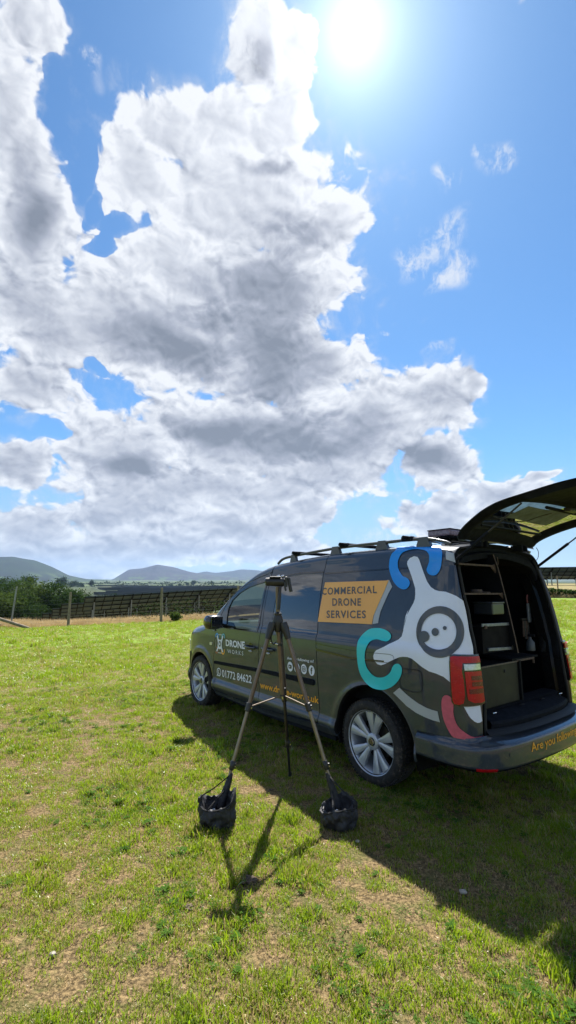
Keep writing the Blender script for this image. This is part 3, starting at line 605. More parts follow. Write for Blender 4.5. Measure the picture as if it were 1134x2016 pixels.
M_PINK=mk('pink_vinyl',(.58,.10,.15),.5,coat=.1,var=.10,vscale=30)
M_ORANGE=mk('orange_vinyl',(.88,.42,.08),.35,coat=.3,var=.03,vscale=4)
M_GREYTXT=mk('charcoal_vinyl',(.085,.075,.065),.4,coat=.3)
M_RINGV=mk('charcoal_ring_vinyl',(.062,.068,.074),.38,.1,.5,var=.05)
M_OTXT=mk('amber_lettering',(.85,.38,.03),.4,coat=.2)
M_RED=mk('red_lamp_lens',(.46,.005,.012),.25,coat=.2,spec=.3,var=.12,vscale=25)
M_REDD=mk('dark_red_lens',(.14,.004,.008),.25,coat=.2,var=.2,vscale=40)
M_REDO=mk('amber_red_lens',(.30,.018,.018),.2,coat=.8,var=.2,vscale=60)
M_LAMPW=mk('clear_lamp_lens',(.62,.63,.62),.12,.35,.8,var=.2,vscale=60)
M_CHROME=mk('chrome',(.7,.7,.7),.12,1.)
M_LINER=mk('black_lining',(.006,.006,.007),.8,spec=.15,var=.3,vscale=8)
M_PLY=mk('black_stained_ply',(.008,.009,.011),.75,spec=.08,var=.3,vscale=6)
M_EDGE=mk('worn_ply_edge',(.085,.056,.042),.75,var=.35,vscale=40)
M_CAB=mk('olive_black_board',(.016,.018,.015),.55,spec=.25,var=.2,vscale=5)
def glassmat(name,tint,op,ior=1.62):
    m=bpy.data.materials.new(name); m.use_nodes=True; N=NT(m.node_tree); N.n.clear(); o=N.node('ShaderNodeOutputMaterial')
    t=N.node('ShaderNodeBsdfTransparent'); t.inputs[0].default_value=(*tint,1)
    d=N.node('ShaderNodeBsdfDiffuse'); d.inputs[0].default_value=(*[x*.15 for x in tint],1)
    a=N.node('ShaderNodeMixShader'); a.inputs[0].default_value=op; N.l.new(t.outputs[0],a.inputs[1]); N.l.new(d.outputs[0],a.inputs[2])
    g=N.node('ShaderNodeBsdfGlossy'); g.inputs['Roughness'].default_value=.01; fr=N.node('ShaderNodeFresnel'); fr.inputs[0].default_value=ior
    b=N.node('ShaderNodeMixShader'); N.l.new(fr.outputs[0],b.inputs[0]); N.l.new(a.outputs[0],b.inputs[1]); N.l.new(g.outputs[0],b.inputs[2])
    N.l.new(b.outputs[0],o.inputs[0]); return m
M_GLASS=glassmat('door_glass',(.42,.50,.48),.05)
M_GATEGLASS=glassmat('tailgate_glass',(.20,.29,.33),.06,1.16)
M_BLACKGLASS=mk('black_film_glass',(.006,.007,.009),.025,spec=.9,coat=1.)
def inpoly(P,poly):
    poly=np.asarray(poly);x,y=P[:,0],P[:,1];n=len(poly);r=np.zeros(len(P),bool);j=n-1
    for i in range(n):
        xi,yi=poly[i];xj,yj=poly[j]
        c=((yi>y)!=(yj>y))&(x<(xj-xi)*(y-yi)/((yj-yi) if yj!=yi else 1e-12)+xi); r^=c; j=i
    return r
def dens(loop,step):
    out=[]
    for i,p in enumerate(loop):
        q=loop[(i+1)%len(loop)]; d=math.dist(p,q); k=max(1,int(math.ceil(d/step)))
        out+=[(p[0]+(q[0]-p[0])*t/k,p[1]+(q[1]-p[1])*t/k) for t in range(k)]
    return out
def clean(loop):
    out=[]
    for p in loop:
        if not out or math.dist(p,out[-1])>6e-4: out.append(p)
    if math.dist(out[0],out[-1])<6e-4: out.pop()
    return out
def panel(name,outer,holes=(),m=None,parent=None,off=0.,side=1,flange=.014,step=.03,grid=.03,surface=None,nrm=None):
    """a body panel (or thin film) cut out of the body surface, with its edge turned inwards"""
    S=surface or surf; NF=nrm or normal
    loops=[dens(clean(outer),step)]+[dens(clean(h),step) for h in holes]
    pts=[];edges=[]
    for l in loops:
        k=len(pts); pts+=l; edges+=[(k+i,k+(i+1)%len(l)) for i in range(len(l))]
    o=np.array(loops[0]); x0,y0=o.min(0);x1,y1=o.max(0)
    if grid:
        gx,gy=np.meshgrid(np.arange(x0+grid*.4,x1,grid),np.arange(y0+grid*.4,y1,grid)); G=np.stack([gx.ravel(),gy.ravel()],1)
        keep=inpoly(G,loops[0])
        for h in loops[1:]: keep&=~inpoly(G,h)
        bp=np.array(pts); G=G[keep]
        if len(G):
            dm=np.min(np.hypot(G[:,None,0]-bp[None,:,0],G[:,None,1]-bp[None,:,1]),1); G=G[dm>grid*.3]
            pts+= [tuple(g) for g in G]
    v,e,f,_,_,_=delaunay_2d_cdt([Vector(p) for p in pts],edges,[],0,1e-5)
    P=np.array([(q.x,q.y) for q in v]); F=[tuple(t) for t in f]
    C=np.array([P[list(t)].mean(0) for t in F]); ok=inpoly(C,loops[0])
    for h in loops[1:]: ok&=~inpoly(C,h)
    F=[t for t,k in zip(F,ok) if k]
    A=S(P[:,0],P[:,1]); Nn=NF(P[:,0],P[:,1]); A=A+Nn*off
    V=list(A);NN=list(Nn)
    if flange>0:
        for l in loops:
            l=np.array(l); a=S(l[:,0],l[:,1]); nn=NF(l[:,0],l[:,1]); k=len(V); n=len(l)
            tg=np.roll(a,-1,0)-np.roll(a,1,0); en=np.cross(nn,tg); en/=np.maximum(np.linalg.norm(en,axis=1,keepdims=True),1e-9)
            V+=list(a+nn*off)+list(a+nn*(off-flange)); NN+=list(en)*2
            F+=[(k+i,k+n+i,k+n+(i+1)%n,k+(i+1)%n) for i in range(n)]
    V=np.array(V);NN=np.array(NN)
    if side<0: V=V*[1,-1,1];NN=NN*[1,-1,1]
    # orient by normals
    F2=[]
    for t in F:
        a,b,c=V[t[0]],V[t[1]],V[t[2]]; g=np.cross(b-a,c-a)
        F2.append(t if np.dot(g,NN[t[0]])>=0 else t[::-1])
    return mesh_ob(name,V,F2,m,parent,smooth=True,normals=NN)
def decal(name,outer,holes=(),m=None,parent=None,off=.004,**k): return panel(name,outer,holes,m,parent,off=off,flange=0,step=.02,**k)
def spline(P,n=6,closed=False):
    out=[];N_=len(P)
    for i in range(N_ if closed else N_-1):
        p0=P[(i-1)%N_] if closed or i>0 else P[i];p1=P[i];p2=P[(i+1)%N_];p3=P[(i+2)%N_] if closed or i+2<N_ else p2
        for t in range(n):
            t/=n; out.append(tuple(.5*((2*b)+(-a+c)*t+(2*a-5*b+4*c-d)*t*t+(-a+3*b-3*c+d)*t**3) for a,b,c,d in zip(p0,p1,p2,p3)))
    if not closed: out.append(tuple(P[-1]))
    return out
def text_faces(s,size=1.,bold=0.,spacing=1.,align='LEFT'):
    cu=bpy.data.curves.new('t','FONT'); cu.body=s; cu.size=size; cu.offset=bold; cu.space_character=spacing; cu.resolution_u=3; cu.align_x=align
    o=bpy.data.objects.new('t',cu); COL.objects.link(o); dg=bpy.context.evaluated_depsgraph_get(); me=o.evaluated_get(dg).to_mesh()
    V=np.array([v.co[:2] for v in me.vertices]); F=[tuple(p.vertices) for p in me.polygons]
    o.evaluated_get(dg).to_mesh_clear(); bpy.data.objects.remove(o); bpy.data.curves.remove(cu); return V,F
def lettering(name,s,quad,m,parent,bold=.01,spacing=1.,off=.003,surface=None,nrm=None):
    """text fitted into a quad (left-bottom, right-bottom, right-top, left-top) given on the body surface"""
    V,F=text_faces(s,1.,bold,spacing); x0,y0=V.min(0);x1,y1=V.max(0); a=(V[:,0]-x0)/(x1-x0); b=(V[:,1]-y0)/(y1-y0)
    q=np.array(quad,float); U=(q[0]*((1-a)*(1-b))[:,None]+q[1]*(a*(1-b))[:,None]+q[2]*(a*b)[:,None]+q[3]*((1-a)*b)[:,None])
    S=surface or surf;NF=nrm or normal; nn=NF(U[:,0],U[:,1]); P=S(U[:,0],U[:,1])+nn*off
    F2=[]
    for t in F:
        g=np.cross(P[t[1]]-P[t[0]],P[t[2]]-P[t[0]]); F2.append(t if np.dot(g,nn[t[0]])>=0 else t[::-1])
    return mesh_ob(name,P,F2,m,parent)
def circ(c,r,n=28,ry=None): return [(c[0]+r*math.cos(2*math.pi*i/n),c[1]+(ry or r)*math.sin(2*math.pi*i/n)) for i in range(n)]
van=empty('survey_van',VM); tag(van,'dark grey panel van with drone graphics on its side and its tailgate raised','van')
def Vt(u,k=1.1): return float(HTOP(u)-RAD(u)+RAD(u)*k)
def topline(u0,u1,k=1.1,n=24): return [(float(u),Vt(u,k)) for u in np.linspace(u0,u1,n)]
GAP=.0035
def arch(c,rx,rz,a0,a1,n=26): return [(c[0]+rx*math.cos(R(a)),c[1]+rz*math.sin(R(a))) for a in np.linspace(a0,a1,n)]
ARCH_R=((-.035,.32),.415,.435); ARCH_F=((3.01,.30),.39,.385)
REAR_EDGE=[(-.955,.535),(-.96,.64),(-.975,.74),(-.982,.86),(-.968,1.0),(-.95,1.07),(-.93,1.16),(-.9135,1.235),(-.898,1.365),(-.8716,1.45),(-.84,1.60),(-.811,1.72),(-.80,1.79)]
doorbot=lambda u:.27+(1.56-u)*.075 if u<1.56 else .27+(u-1.56)*.008
quarter=[(.597,.27),(.385,.27)]+arch(*ARCH_R,-8,182)+[(-.452,.30),(-.462,.30),(-.462,.512),(-.64,.522),(-.755,.527),(-.86,.53)]+REAR_EDGE+topline(-.80,.684)+[(.688,1.66),(.667,1.39),(.640,1.10),(.622,.91),(.612,.69),(.597,.50)]
slide=[(1.556,doorbot(1.556)),(.605,doorbot(.605)),(.605,.50),(.620,.69),(.630,.91),(.648,1.10),(.675,1.39),(.696,1.66)]+topline(.692,1.572)+[(1.574,1.70),(1.581,1.49),(1.58,1.25),(1.562,1.06),(1.588,.93),(1.594,.80),(1.594,.54),(1.575,.40)]
DT=[(1.590,1.690),(1.82,1.640),(2.00,1.585),(2.18,1.510),(2.33,1.418),(2.43,1.32),(2.50,1.21),(2.54,1.12),(2.565,1.0)]
door=[(2.60,.278),(2.615,.50),(2.615,.69),(2.585,.90)]+DT[::-1]+[(1.589,1.49),(1.588,1.25),(1.570,1.06),(1.596,.93),(1.602,.80),(1.602,.54),(1.583,.40),(1.564,.27)]
slide_win=[(1.405,1.30),(1.385,1.085),(1.18,1.082),(.655,1.106),(.678,1.39),(.700,1.60),(.712,1.655),(.80,1.666),(1.03,1.664),(1.19,1.650),(1.31,1.632),(1.385,1.615),(1.40,1.58)]
door_win=[(1.655,1.595),(1.82,1.565),(1.99,1.530),(2.17,1.462),(2.31,1.37),(2.365,1.27),(2.362,1.144),(2.317,1.052),(1.655,1.060),(1.66,1.3)]
cantrail=[(1.59,1.700),(1.82,1.650),(2.00,1.595),(2.18,1.520),(2.335,1.428),(2.44,1.328),(2.512,1.213),(2.552,1.122),(2.578,1.03),(2.62,.985)]+[(2.82,1.05)]+topline(2.82,1.588,1.3,30)[0:]
wing=[(2.608,.278),(2.62,.278)]+arch(*ARCH_F,183,-3)+[(3.415,.28),(3.43,.45),(3.41,.66),(3.45,.665),(3.50,.80)]+topline(3.48,2.86,1.0,14)+[(2.80,1.02),(2.62,.975),(2.573,.99),(2.595,.90),(2.623,.69),(2.623,.50)]
wing=[p for p in wing]
for sd in (1,-1):
    panel('rear_quarter_panel',quarter,(),M_BODY,van,side=sd)
    panel('sliding_door' if sd>0 else 'side_panel',slide,(slide_win,),M_BODY,van,side=sd)
    d_=panel('front_door',door,(door_win,),M_BODY,van,side=sd)
    panel('window_pane',[(p[0],p[1]) for p in door_win],(),M_GLASS,d_,off=-.006,side=sd,flange=0)
    panel('side_window',slide_win,(),M_BLACKGLASS,van,off=-.003,side=sd,flange=.004)
    panel('pillar_panel',cantrail,(),M_BODY,van,side=sd)
    panel('front_wing',wing,(),M_BODY,van,side=sd)
    # door window surround (black) drawn round the glass
    g0=[(1.625,1.045),(1.628,1.615),(1.83,1.592),(2.0,1.557),(2.19,1.487),(2.335,1.39),(2.392,1.285),(2.392,1.14),(2.335,1.035)]
    panel('window_surround',g0,(door_win,),M_TRIMG,d_,off=.004,side=sd,flange=.012,grid=0)
    # B-pillar black band and the line running back above the windows
    panel('window_groove',[(.70,1.672),(.70,1.686),(1.03,1.686),(1.20,1.672),(1.33,1.652),(1.565,1.633),(1.565,1.620),(1.33,1.640),(1.20,1.661),(1.03,1.673)],(),M_TRIMG,van,off=.0025,side=sd,flange=0,grid=0)
    panel('window_groove',[(.676,1.672),(.262,1.682),(-.09,1.690),(-.343,1.691),(-.343,1.679),(-.09,1.677),(.26,1.668),(.672,1.657)],(),M_TRIMG,van,off=.0025,side=sd,flange=0,grid=0)
    # inner skins behind the shut lines
    panel('inner_skin',[(2.9,.30),(2.9,1.0),(.5,1.04),(.385,.9),(.385,.30)],(),M_LINER,van,off=-.035,side=sd,flange=0,grid=.15)
    panel('inner_skin',[(.9,1.04),(.9,1.75),(.45,1.76),(.45,1.04)],(),M_LINER,van,off=-.030,side=sd,flange=0,grid=.15)
    panel('inner_skin',[(1.66,1.04),(1.66,1.70),(1.50,1.70),(1.50,1.04)],(),M_LINER,van,off=-.028,side=sd,flange=0,grid=.15)
    panel('sill',[(2.60,.235),(2.60,.268),(1.56,.260),(.60,.325),(.45,.325),(.36,.28),(.45,.262),(.55,.262),(1.56,.215)],(),M_BODY,van,off=.002,side=sd,flange=.05)
    panel('sill_trim',[(2.62,.212),(2.60,.236),(1.56,.216),(.55,.263),(.40,.272),(.42,.215),(1.56,.190)],(),M_TRIM,van,off=-.008,side=sd,flange=.06)
    # wheel-arch lips and wells
    for (c,rx,rz),hx in ((ARCH_R,0.),(ARCH_F,3.006)):
        mb=MB(); A0=arch(c,rx,rz,-14,194,30)
        o_=surf(np.array([a[0] for a in A0]),np.array([a[1] for a in A0])); rings=[]
        for q,a in zip(o_,A0):
            rings.append([(q[0],sd*(q[1]+.001),q[2]),(q[0]-(a[0]-c[0])*.03,sd*(q[1]-.012),q[2]-(a[1]-c[1])*.03),(q[0],sd*.62,q[2])])
        mb.loft(rings,closed=False); 
        n=len(rings); mb.add([(q[0],sd*.62,q[2]) for q in o_],[tuple(range(n))])
        mb.build('wheel_well',M_LINER,van)
for q in ('front_door','side_panel'): pass
# raised black mouldings along the doors
panel('door_moulding',[(2.592,.590),(2.592,.622),(1.632,.662),(1.622,.655),(1.622,.632),(1.632,.627)],(),M_TRIM,van,off=.013,flange=.014,grid=0,step=.08)
panel('door_moulding',[(1.556,.632),(1.556,.664),(.672,.690),(.660,.682),(.660,.646),(.672,.640)],(),M_TRIM,van,off=.013,flange=.014,grid=0,step=.08)
# roof, windscreen, bonnet as one strip each, across both sides
def across(name,u0,u1,m,nu=40,ny=26,k=1.12,off=0.,parent=van,yk=1.):
    us=np.linspace(u0,u1,nu); V=[];NN=[];F=[]
    for u in us:
        H=float(HTOP(u));r=float(RAD(u)); v0=H-r+r*k; 
        yL=float(surf(u,H-r+r*1.5707)[1]); vmax=H-r+r*1.5708+yL
        vv=v0+(vmax-v0)*(1-np.cos(np.linspace(0,np.pi/2,ny)))**.9 if False else np.concatenate([np.linspace(v0,H-r+r*1.5708,5)[:-1],np.linspace(H-r+r*1.5708,vmax-1e-4,ny-4)])
        P=surf(u+0*vv,vv)
        for q in P: V.append((q[0],q[1],q[2]+off))
        for q in P[::-1][1:]: V.append((q[0],-q[1],q[2]+off))
    n=2*ny-1
    for i in range(nu-1):
        for j in range(n-1): F.append((i*n+j,i*n+j+1,(i+1)*n+j+1,(i+1)*n+j))
    o=mesh_ob(name,V,F,m,parent,smooth=True)
    bm=bmesh.new(); bm.from_mesh(o.data); bmesh.ops.recalc_face_normals(bm,faces=bm.faces); 
    if sum(f.normal.z for f in bm.faces)<0: bmesh.ops.reverse_faces(bm,faces=bm.faces)
    bm.to_mesh(o.data); bm.free(); return o
across('roof',-.80,1.86,M_BODY)
across('windscreen',1.88,2.80,M_GLASS,off=.0,k=1.32)
across('bonnet',2.85,4.10,M_BODY,k=1.02)
# nose: bumper, grille, headlights wrap round the front
nose=[(3.47,.22),(3.44,.45),(3.42,.655),(3.8,.60),(U1-.002,.60),(U1-.002,.22)]
grille=[(4.02,.61),(4.02,.72),(U1-.002,.715),(U1-.002,.61)]
light=[(3.46,.665),(3.52,.80),(3.75,.78),(4.0,.72),(4.0,.61),(3.8,.61)]
for sd in (1,-1):
    panel('front_bumper',nose,(),M_BODY,van,off=.012,side=sd); panel('grille',grille,(),M_TRIMG,van,side=sd)
    panel('headlight',light,(),M_LAMPW,van,off=.004,side=sd)
    panel('side_repeater',[(2.728,.838),(2.655,.843),(2.660,.808),(2.722,.803)],(),M_LAMPW,van,off=.008,side=sd,flange=.01,grid=0)
# rear roof header, jambs of the tailgate opening
for sd in (1,-1):
    E=np.array(REAR_EDGE); P=surf(E[:,0],E[:,1]); Nn=normal(E[:,0],E[:,1]); mb=MB(); rings=[]
    for p,nn in zip(P,Nn):
        a=Vector(p); a.y*=sd; inw=Vector((.0,-sd,0)); fw=Vector((1,0,0))
        rings.append([a,a+fw*.012+inw*.012,a+fw*.020+inw*.045,a+fw*.075+inw*.055,a+fw*.08+inw*.10,a+fw*.16+inw*.10])
    mb.loft([[tuple(q) for q in r_] for r_ in rings],closed=False).build('opening_jamb',M_TRIMG,van)
    mb=MB(); mb.tube([tuple(r_[2]+Vector((-.012,0,0))) for r_ in rings],.012,8).build('door_seal',M_RUB,van)
mb=MB(); rings=[]
us=np.full(41,-.80); 
H_=float(HTOP(-.80));r_=float(RAD(-.80)); yL=float(surf(-.80,H_-r_+r_*1.5708)[1]); vmax=H_-r_+r_*1.5708+yL
vv=np.linspace(H_-r_+.2*r_,vmax-1e-4,16); Pp=surf(np.full(16,-.80),vv); row=[tuple(p) for p in Pp]+[(p[0],-p[1],p[2]) for p in Pp[::-1][1:]]
for p in row:
    k=1-abs(p[1])/.75
    rings.append([p,(p[0]-.008,p[1]*.985,p[2]-.012),(p[0]+.03,p[1]*.96,p[2]-.030),(p[0]+.035,p[1]*.93,p[2]-.055),(p[0]-.005,p[1]*.92,p[2]-.07),(p[0]+.0,p[1]*.9,p[2]-.115),(p[0]+.10,p[1]*.9,p[2]-.125)])
mb.loft(rings,closed=False).build('roof_header',M_TRIM,van)
for y in (.36,.28,-.36,-.28):
    MB().box((-.715,y,1.875),(.10,.03,.05),bev=.006).build('gate_hinge',M_TRIM,van)
# cargo lining
mb=MB()
sec=[(.76,.59),(.765,1.0),(.735,1.25),(.675,1.5),(.60,1.66),(.45,1.735),(0,1.765)]; sec=sec+[(-a,b) for a,b in sec[::-1][1:]]
mb.loft([[(x,a*k,b) for a,b in sec] for x,k in ((-.69,.965),(-.45,1),(1.25,1))],closed=False,sm=False); mb.box((.27,0,.60),(1.9,1.5,.02)); mb.add([(1.25,a,b) for a,b in sec],[tuple(range(len(sec)))])
mb.build('cargo_lining',M_PLY,van)
# load sill with its ribbed plastic cover
def sill_x(y): return -.955+.075*(abs(y)/.62)**3
mb=MB(); ys=np.linspace(-.60,.60,33)
mb.loft([[(-.70,y,.672),(-.795,y,.668),(sill_x(y)+.05,y,.628),(sill_x(y)+.012,y,.618),(sill_x(y),y,.600),(sill_x(y)+.01,y,.560)] for y in ys],closed=False)
sc=mb.build('load_sill_cover',M_TRIM,van,sharp=25)
for k in range(19):
    x=-.72-.0065*k; MB().box((x,0,.6745-.0002*k),(.0028,1.10,.003),bev=.0).build('tread_rib',M_TRIM,sc)
for y in (.52,.12,-.20,-.52):
    MB().lathe([(0,.004),(.014,.004),(.020,.0),(.020,-.004)],(-.86,y,.6625),(0.35,0,1),16).build('tie_down_ring',M_CHROME if abs(y)>.5 else M_RUB,sc)
# rear bumper
BPL=[(-.462,.893),(-.60,.893),(-.72,.886),(-.83,.860),(-.915,.812),(-.975,.73),(-1.018,.60),(-1.045,.38),(-1.056,.18),(-1.06,0.)]
BPL=BPL+[(x,-y) for x,y in BPL[::-1][1:]]
_s=np.r_[0,np.cumsum([math.dist(a,b) for a,b in zip(BPL,BPL[1:])])]; BX=_pchip(_s,[p[0] for p in BPL]); _yv=np.array([p[1] for p in BPL]); 
_mo=_pchip(_s,-_yv); BY=lambda s:-_mo(s)
BSEC=[(-.20,.325),(-.12,.328),(-.05,.335),(-.012,.352),(0,.372),(.001,.40),(0,.448),(-.003,.470),(-.012,.482),(-.045,.497),(-.080,.511),(-.100,.535)]
_vt=np.r_[0,np.cumsum([math.dist(a,b) for a,b in zip(BSEC,BSEC[1:])])]
BO=_pchip(_vt,[p[0] for p in BSEC]); _bz=_pchip(_vt,[p[1] for p in BSEC])
SB_MID=float(_s[-1]/2)
def bsurf(s,v):
    s=np.asarray(s,float);v=np.asarray(v,float); e=1e-3
    tx=BX(s+e)-BX(s-e);ty=BY(s+e)-BY(s-e);L=np.maximum(np.hypot(tx,ty),1e-9); nx,ny=ty/L,-tx/L
    o=BO(v); rearness=np.clip((-BX(s)-.85)/.2,0,1); z=_bz(v)+rearness*.028*np.clip((v-.22)/.1,0,1)
    side=1-rearness; o=o*(1-.55*side*(v>_vt[4]))
    return np.stack([BX(s)+nx*o,BY(s)+ny*o,z],-1)
def bnorm(s,v,e=1e-3):
    a=bsurf(s+e,v)-bsurf(s-e,v);b=bsurf(s,v+e)-bsurf(s,v-e); n=np.cross(a,b); n/=np.maximum(np.linalg.norm(n,axis=-1,keepdims=True),1e-9); return n
_tst=bnorm(np.array(SB_MID),np.array(.2)); BSG=1 if _tst[0]<0 else -1
bn_=lambda s,v:bnorm(s,v)*BSG
_lo=float(np.interp(.372,[p[1] for p in BSEC],_vt))
for nm,v0,v1,m_ in (('bumper_valance',0.,_lo-.012,M_TRIM),('rear_bumper',_lo-.010,float(_vt[-1]),M_BODY)):
    ss_=np.linspace(.001,float(_s[-1])-.001,110); vv_=np.linspace(v0,v1,16); SS,VV=np.meshgrid(ss_,vv_,indexing='ij'); P=bsurf(SS,VV); NN=bn_(SS,VV)
    F=[(i*16+j,i*16+j+1,(i+1)*16+j+1,(i+1)*16+j) for i in range(109) for j in range(15)]
    V_=P.reshape(-1,3);NV=NN.reshape(-1,3); t=F[800]; 
    if np.dot(np.cross(V_[t[1]]-V_[t[0]],V_[t[2]]-V_[t[0]]),NV[t[0]])<0: F=[f[::-1] for f in F]
    bo=mesh_ob(nm,V_,F,m_,van,smooth=True,normals=NV)
    if nm=='rear_bumper': BUMPER=bo
def zv(z): return float(np.interp(z,[p[1] for p in BSEC],_vt))
_q=[]
for y,z in ((.40,.405),(-.44,.405),(-.44,.462),(.40,.462)):
    ss_=np.linspace(0,float(_s[-1]),800); s_=float(ss_[np.abs(BY(ss_)-y).argmin()]); _q.append((s_,zv(z)))
lettering('lettering','Are you following us?',_q,M_OTXT,BUMPER,bold=.012,off=.003,surface=bsurf,nrm=bn_)
for sd in (1,-1):
    s_=SB_MID-sd*.80
    P=[]
    panel('rear_reflector',[(s_-.07,_lo-.020),(s_+.07,_lo-.020),(s_+.07,_lo-.002),(s_-.07,_lo-.002)],(),M_RED,van,off=.005,flange=.006,grid=0,surface=bsurf,nrm=bn_)
    panel('parking_sensor',circ((SB_MID-sd*.62,zv(.43)),.011,14),(),M_BODY,BUMPER,off=.003,flange=.004,grid=0,surface=bsurf,nrm=bn_)
mb=MB(); mb.loft([[(sill_x(y)-.0,y,.575),(sill_x(y)-.035,y*1.04,.570),(sill_x(y)-.06,y*1.06,.555)] for y in np.linspace(-.66,.66,33)],closed=False).build('sill_seal',M_RUB,van)
mb=MB(); mb.box((1.0,0,.33),(3.3,1.40,.10)); mb.box((3.0,0,.55),(1.3,1.1,.5)); mb.box((-.55,0,.46),(.7,1.3,.16)); mb.build('underbody',M_LINER,van)
# tail lamps
for sd in (1,-1):
    lp=panel('tail_lamp',[(-.768,1.064),(-.795,1.073),(-.992,1.070),(-1.0,1.02),(-.992,.80),(-.990,.753),(-.955,.745),(-.84,.738),(-.772,.742),(-.757,.76),(-.757,.88),(-.763,1.02)],(),M_TRIMG,van,off=.014,side=sd,flange=.02,grid=.03)
    for nm,key,m_,of in (('stop_lens','lamp_red',M_RED,.024),('reversing_lens','lamp_white',M_LAMPW,.022),('inner_lens','lamp_inner',M_RED,.020)):
        panel(nm,BAKED[key],(),m_,lp,off=of,side=sd,flange=.008,grid=.02)
    for key,m_ in (('lamp_seg1',M_REDD),('lamp_seg2',M_REDD),('lamp_seg3',M_REDD)):
        panel('lens_segment',BAKED[key],(),m_,lp,off=.0225,side=sd,flange=.002,grid=0)
# vinyl graphics on the left side
gq=van
w_=decal('drone_graphic',spline(BAKED['drone_body'],1,True),(),M_WHITE,gq)
decal('drone_graphic',BAKED['drone_leg'],(),M_WHITE,gq)
decal('blue_arc',spline(BAKED['blue_arc'],3,True),(),M_BLUE,gq,off=.0065)
decal('teal_arc',spline(BAKED['teal_arc'],3,True),(),M_TEAL,gq,off=.0065)
decal('pink_arc',spline(BAKED['pink_arc'],2,True),(),M_PINK,gq,off=.0065)
decal('grey_arc',BAKED['grey_arc_low'],(),M_GREYV,gq); decal('grey_arc',BAKED['grey_arc_top'],(),M_GREYV,gq)
ob_=decal('orange_sign',BAKED['orange_box'],(),M_ORANGE,gq,off=.0065); decal('grey_patch',BAKED['grey_box'],(),M_GREYV,gq)
decal('camera_ring',BAKED['ring_outer'],(BAKED['ring_inner'],),M_RINGV,gq,off=.0085)
for k in ('eye_big','eye_small','nose_dot'): decal('camera_dot',BAKED[k],(),M_RINGV,gq,off=.0105,grid=.02)
lettering('lettering','COMMERCIAL',[(.645,1.4566),(-.0437,1.4812),(-.0315,1.5438),(.6595,1.5244)],M_GREYTXT,ob_,bold=.016,spacing=1.16,off=.009)
lettering('lettering','DRONE',[(.4766,1.360),(.1169,1.3731),(.129,1.4364),(.4931,1.4293)],M_GREYTXT,ob_,bold=.016,spacing=1.16,off=.009)
lettering('lettering','SERVICES',[(.5322,1.2496),(.0435,1.2723),(.054,1.3365),(.5464,1.3168)],M_GREYTXT,ob_,bold=.016,spacing=1.16,off=.009)
def ringdecal(name,loop,wd,m,off,parent,cx=None):
    P=np.array(loop); c=P.mean(0); 
    T=np.roll(P,-1,0)-np.roll(P,1,0); T/=np.maximum(np.linalg.norm(T,axis=1,keepdims=True),1e-9); Nr=np.stack([T[:,1],-T[:,0]],1)
    if np.sum((P-c)*Nr)<0: Nr=-Nr
    return decal(name,[tuple(p) for p in P+Nr*wd/2],([tuple(p) for p in P-Nr*wd/2],),m,parent,off=off,grid=0)
ringdecal('fuel_flap_gap',spline(BAKED['fuel_flap'],2,True),.0055,M_RUB,.0052,van)
ringdecal('door_track_cover',BAKED['rail_box'],.0035,M_RUB,.0052,van)
panel('door_track',[(.632,.955),(.32,.938),(.1846,.9371),(-.188,.9542),(-.189,.9643),(.1846,.9466),(.32,.957),(.634,.972)],(),M_TRIMG,van,off=.0056,flange=0,grid=0)
panel('door_track',[(.640,1.015),(.40,1.006),(.1846,1.002),(.1846,1.0055),(.40,1.010),(.640,1.020)],(),M_TRIMG,van,off=.0052,flange=0,grid=0)
# door handles with their recesses
for u0,zc in ((1.755,.865),(1.405,.878)):
    h=panel('handle_recess',circ((u0,zc),.058,26,.052),(),M_TRIMG,van,off=.002,flange=0,grid=.02)
    mb=MB(); pts=[(u0+.105,.012),(u0+.07,.030),(u0,.042),(u0-.07,.038),(u0-.105,.014)]
    P=[tuple(surf(u,zc+.006)+np.array([0,o,0])) for u,o in pts]; mb.tube(spline(P,4),.0165,10,sy=.8).build('door_handle',M_BODY,van)
    P=[tuple(surf(u,zc-.036)+np.array([0,.004,0])) for u in (u0+.035,u0,u0-.035)]; MB().tube(P,[.004,.014,.004],8).build('handle_cup_glint',M_GREYV,van)  # pale grey spindle stands in for the reflection in the handle cup
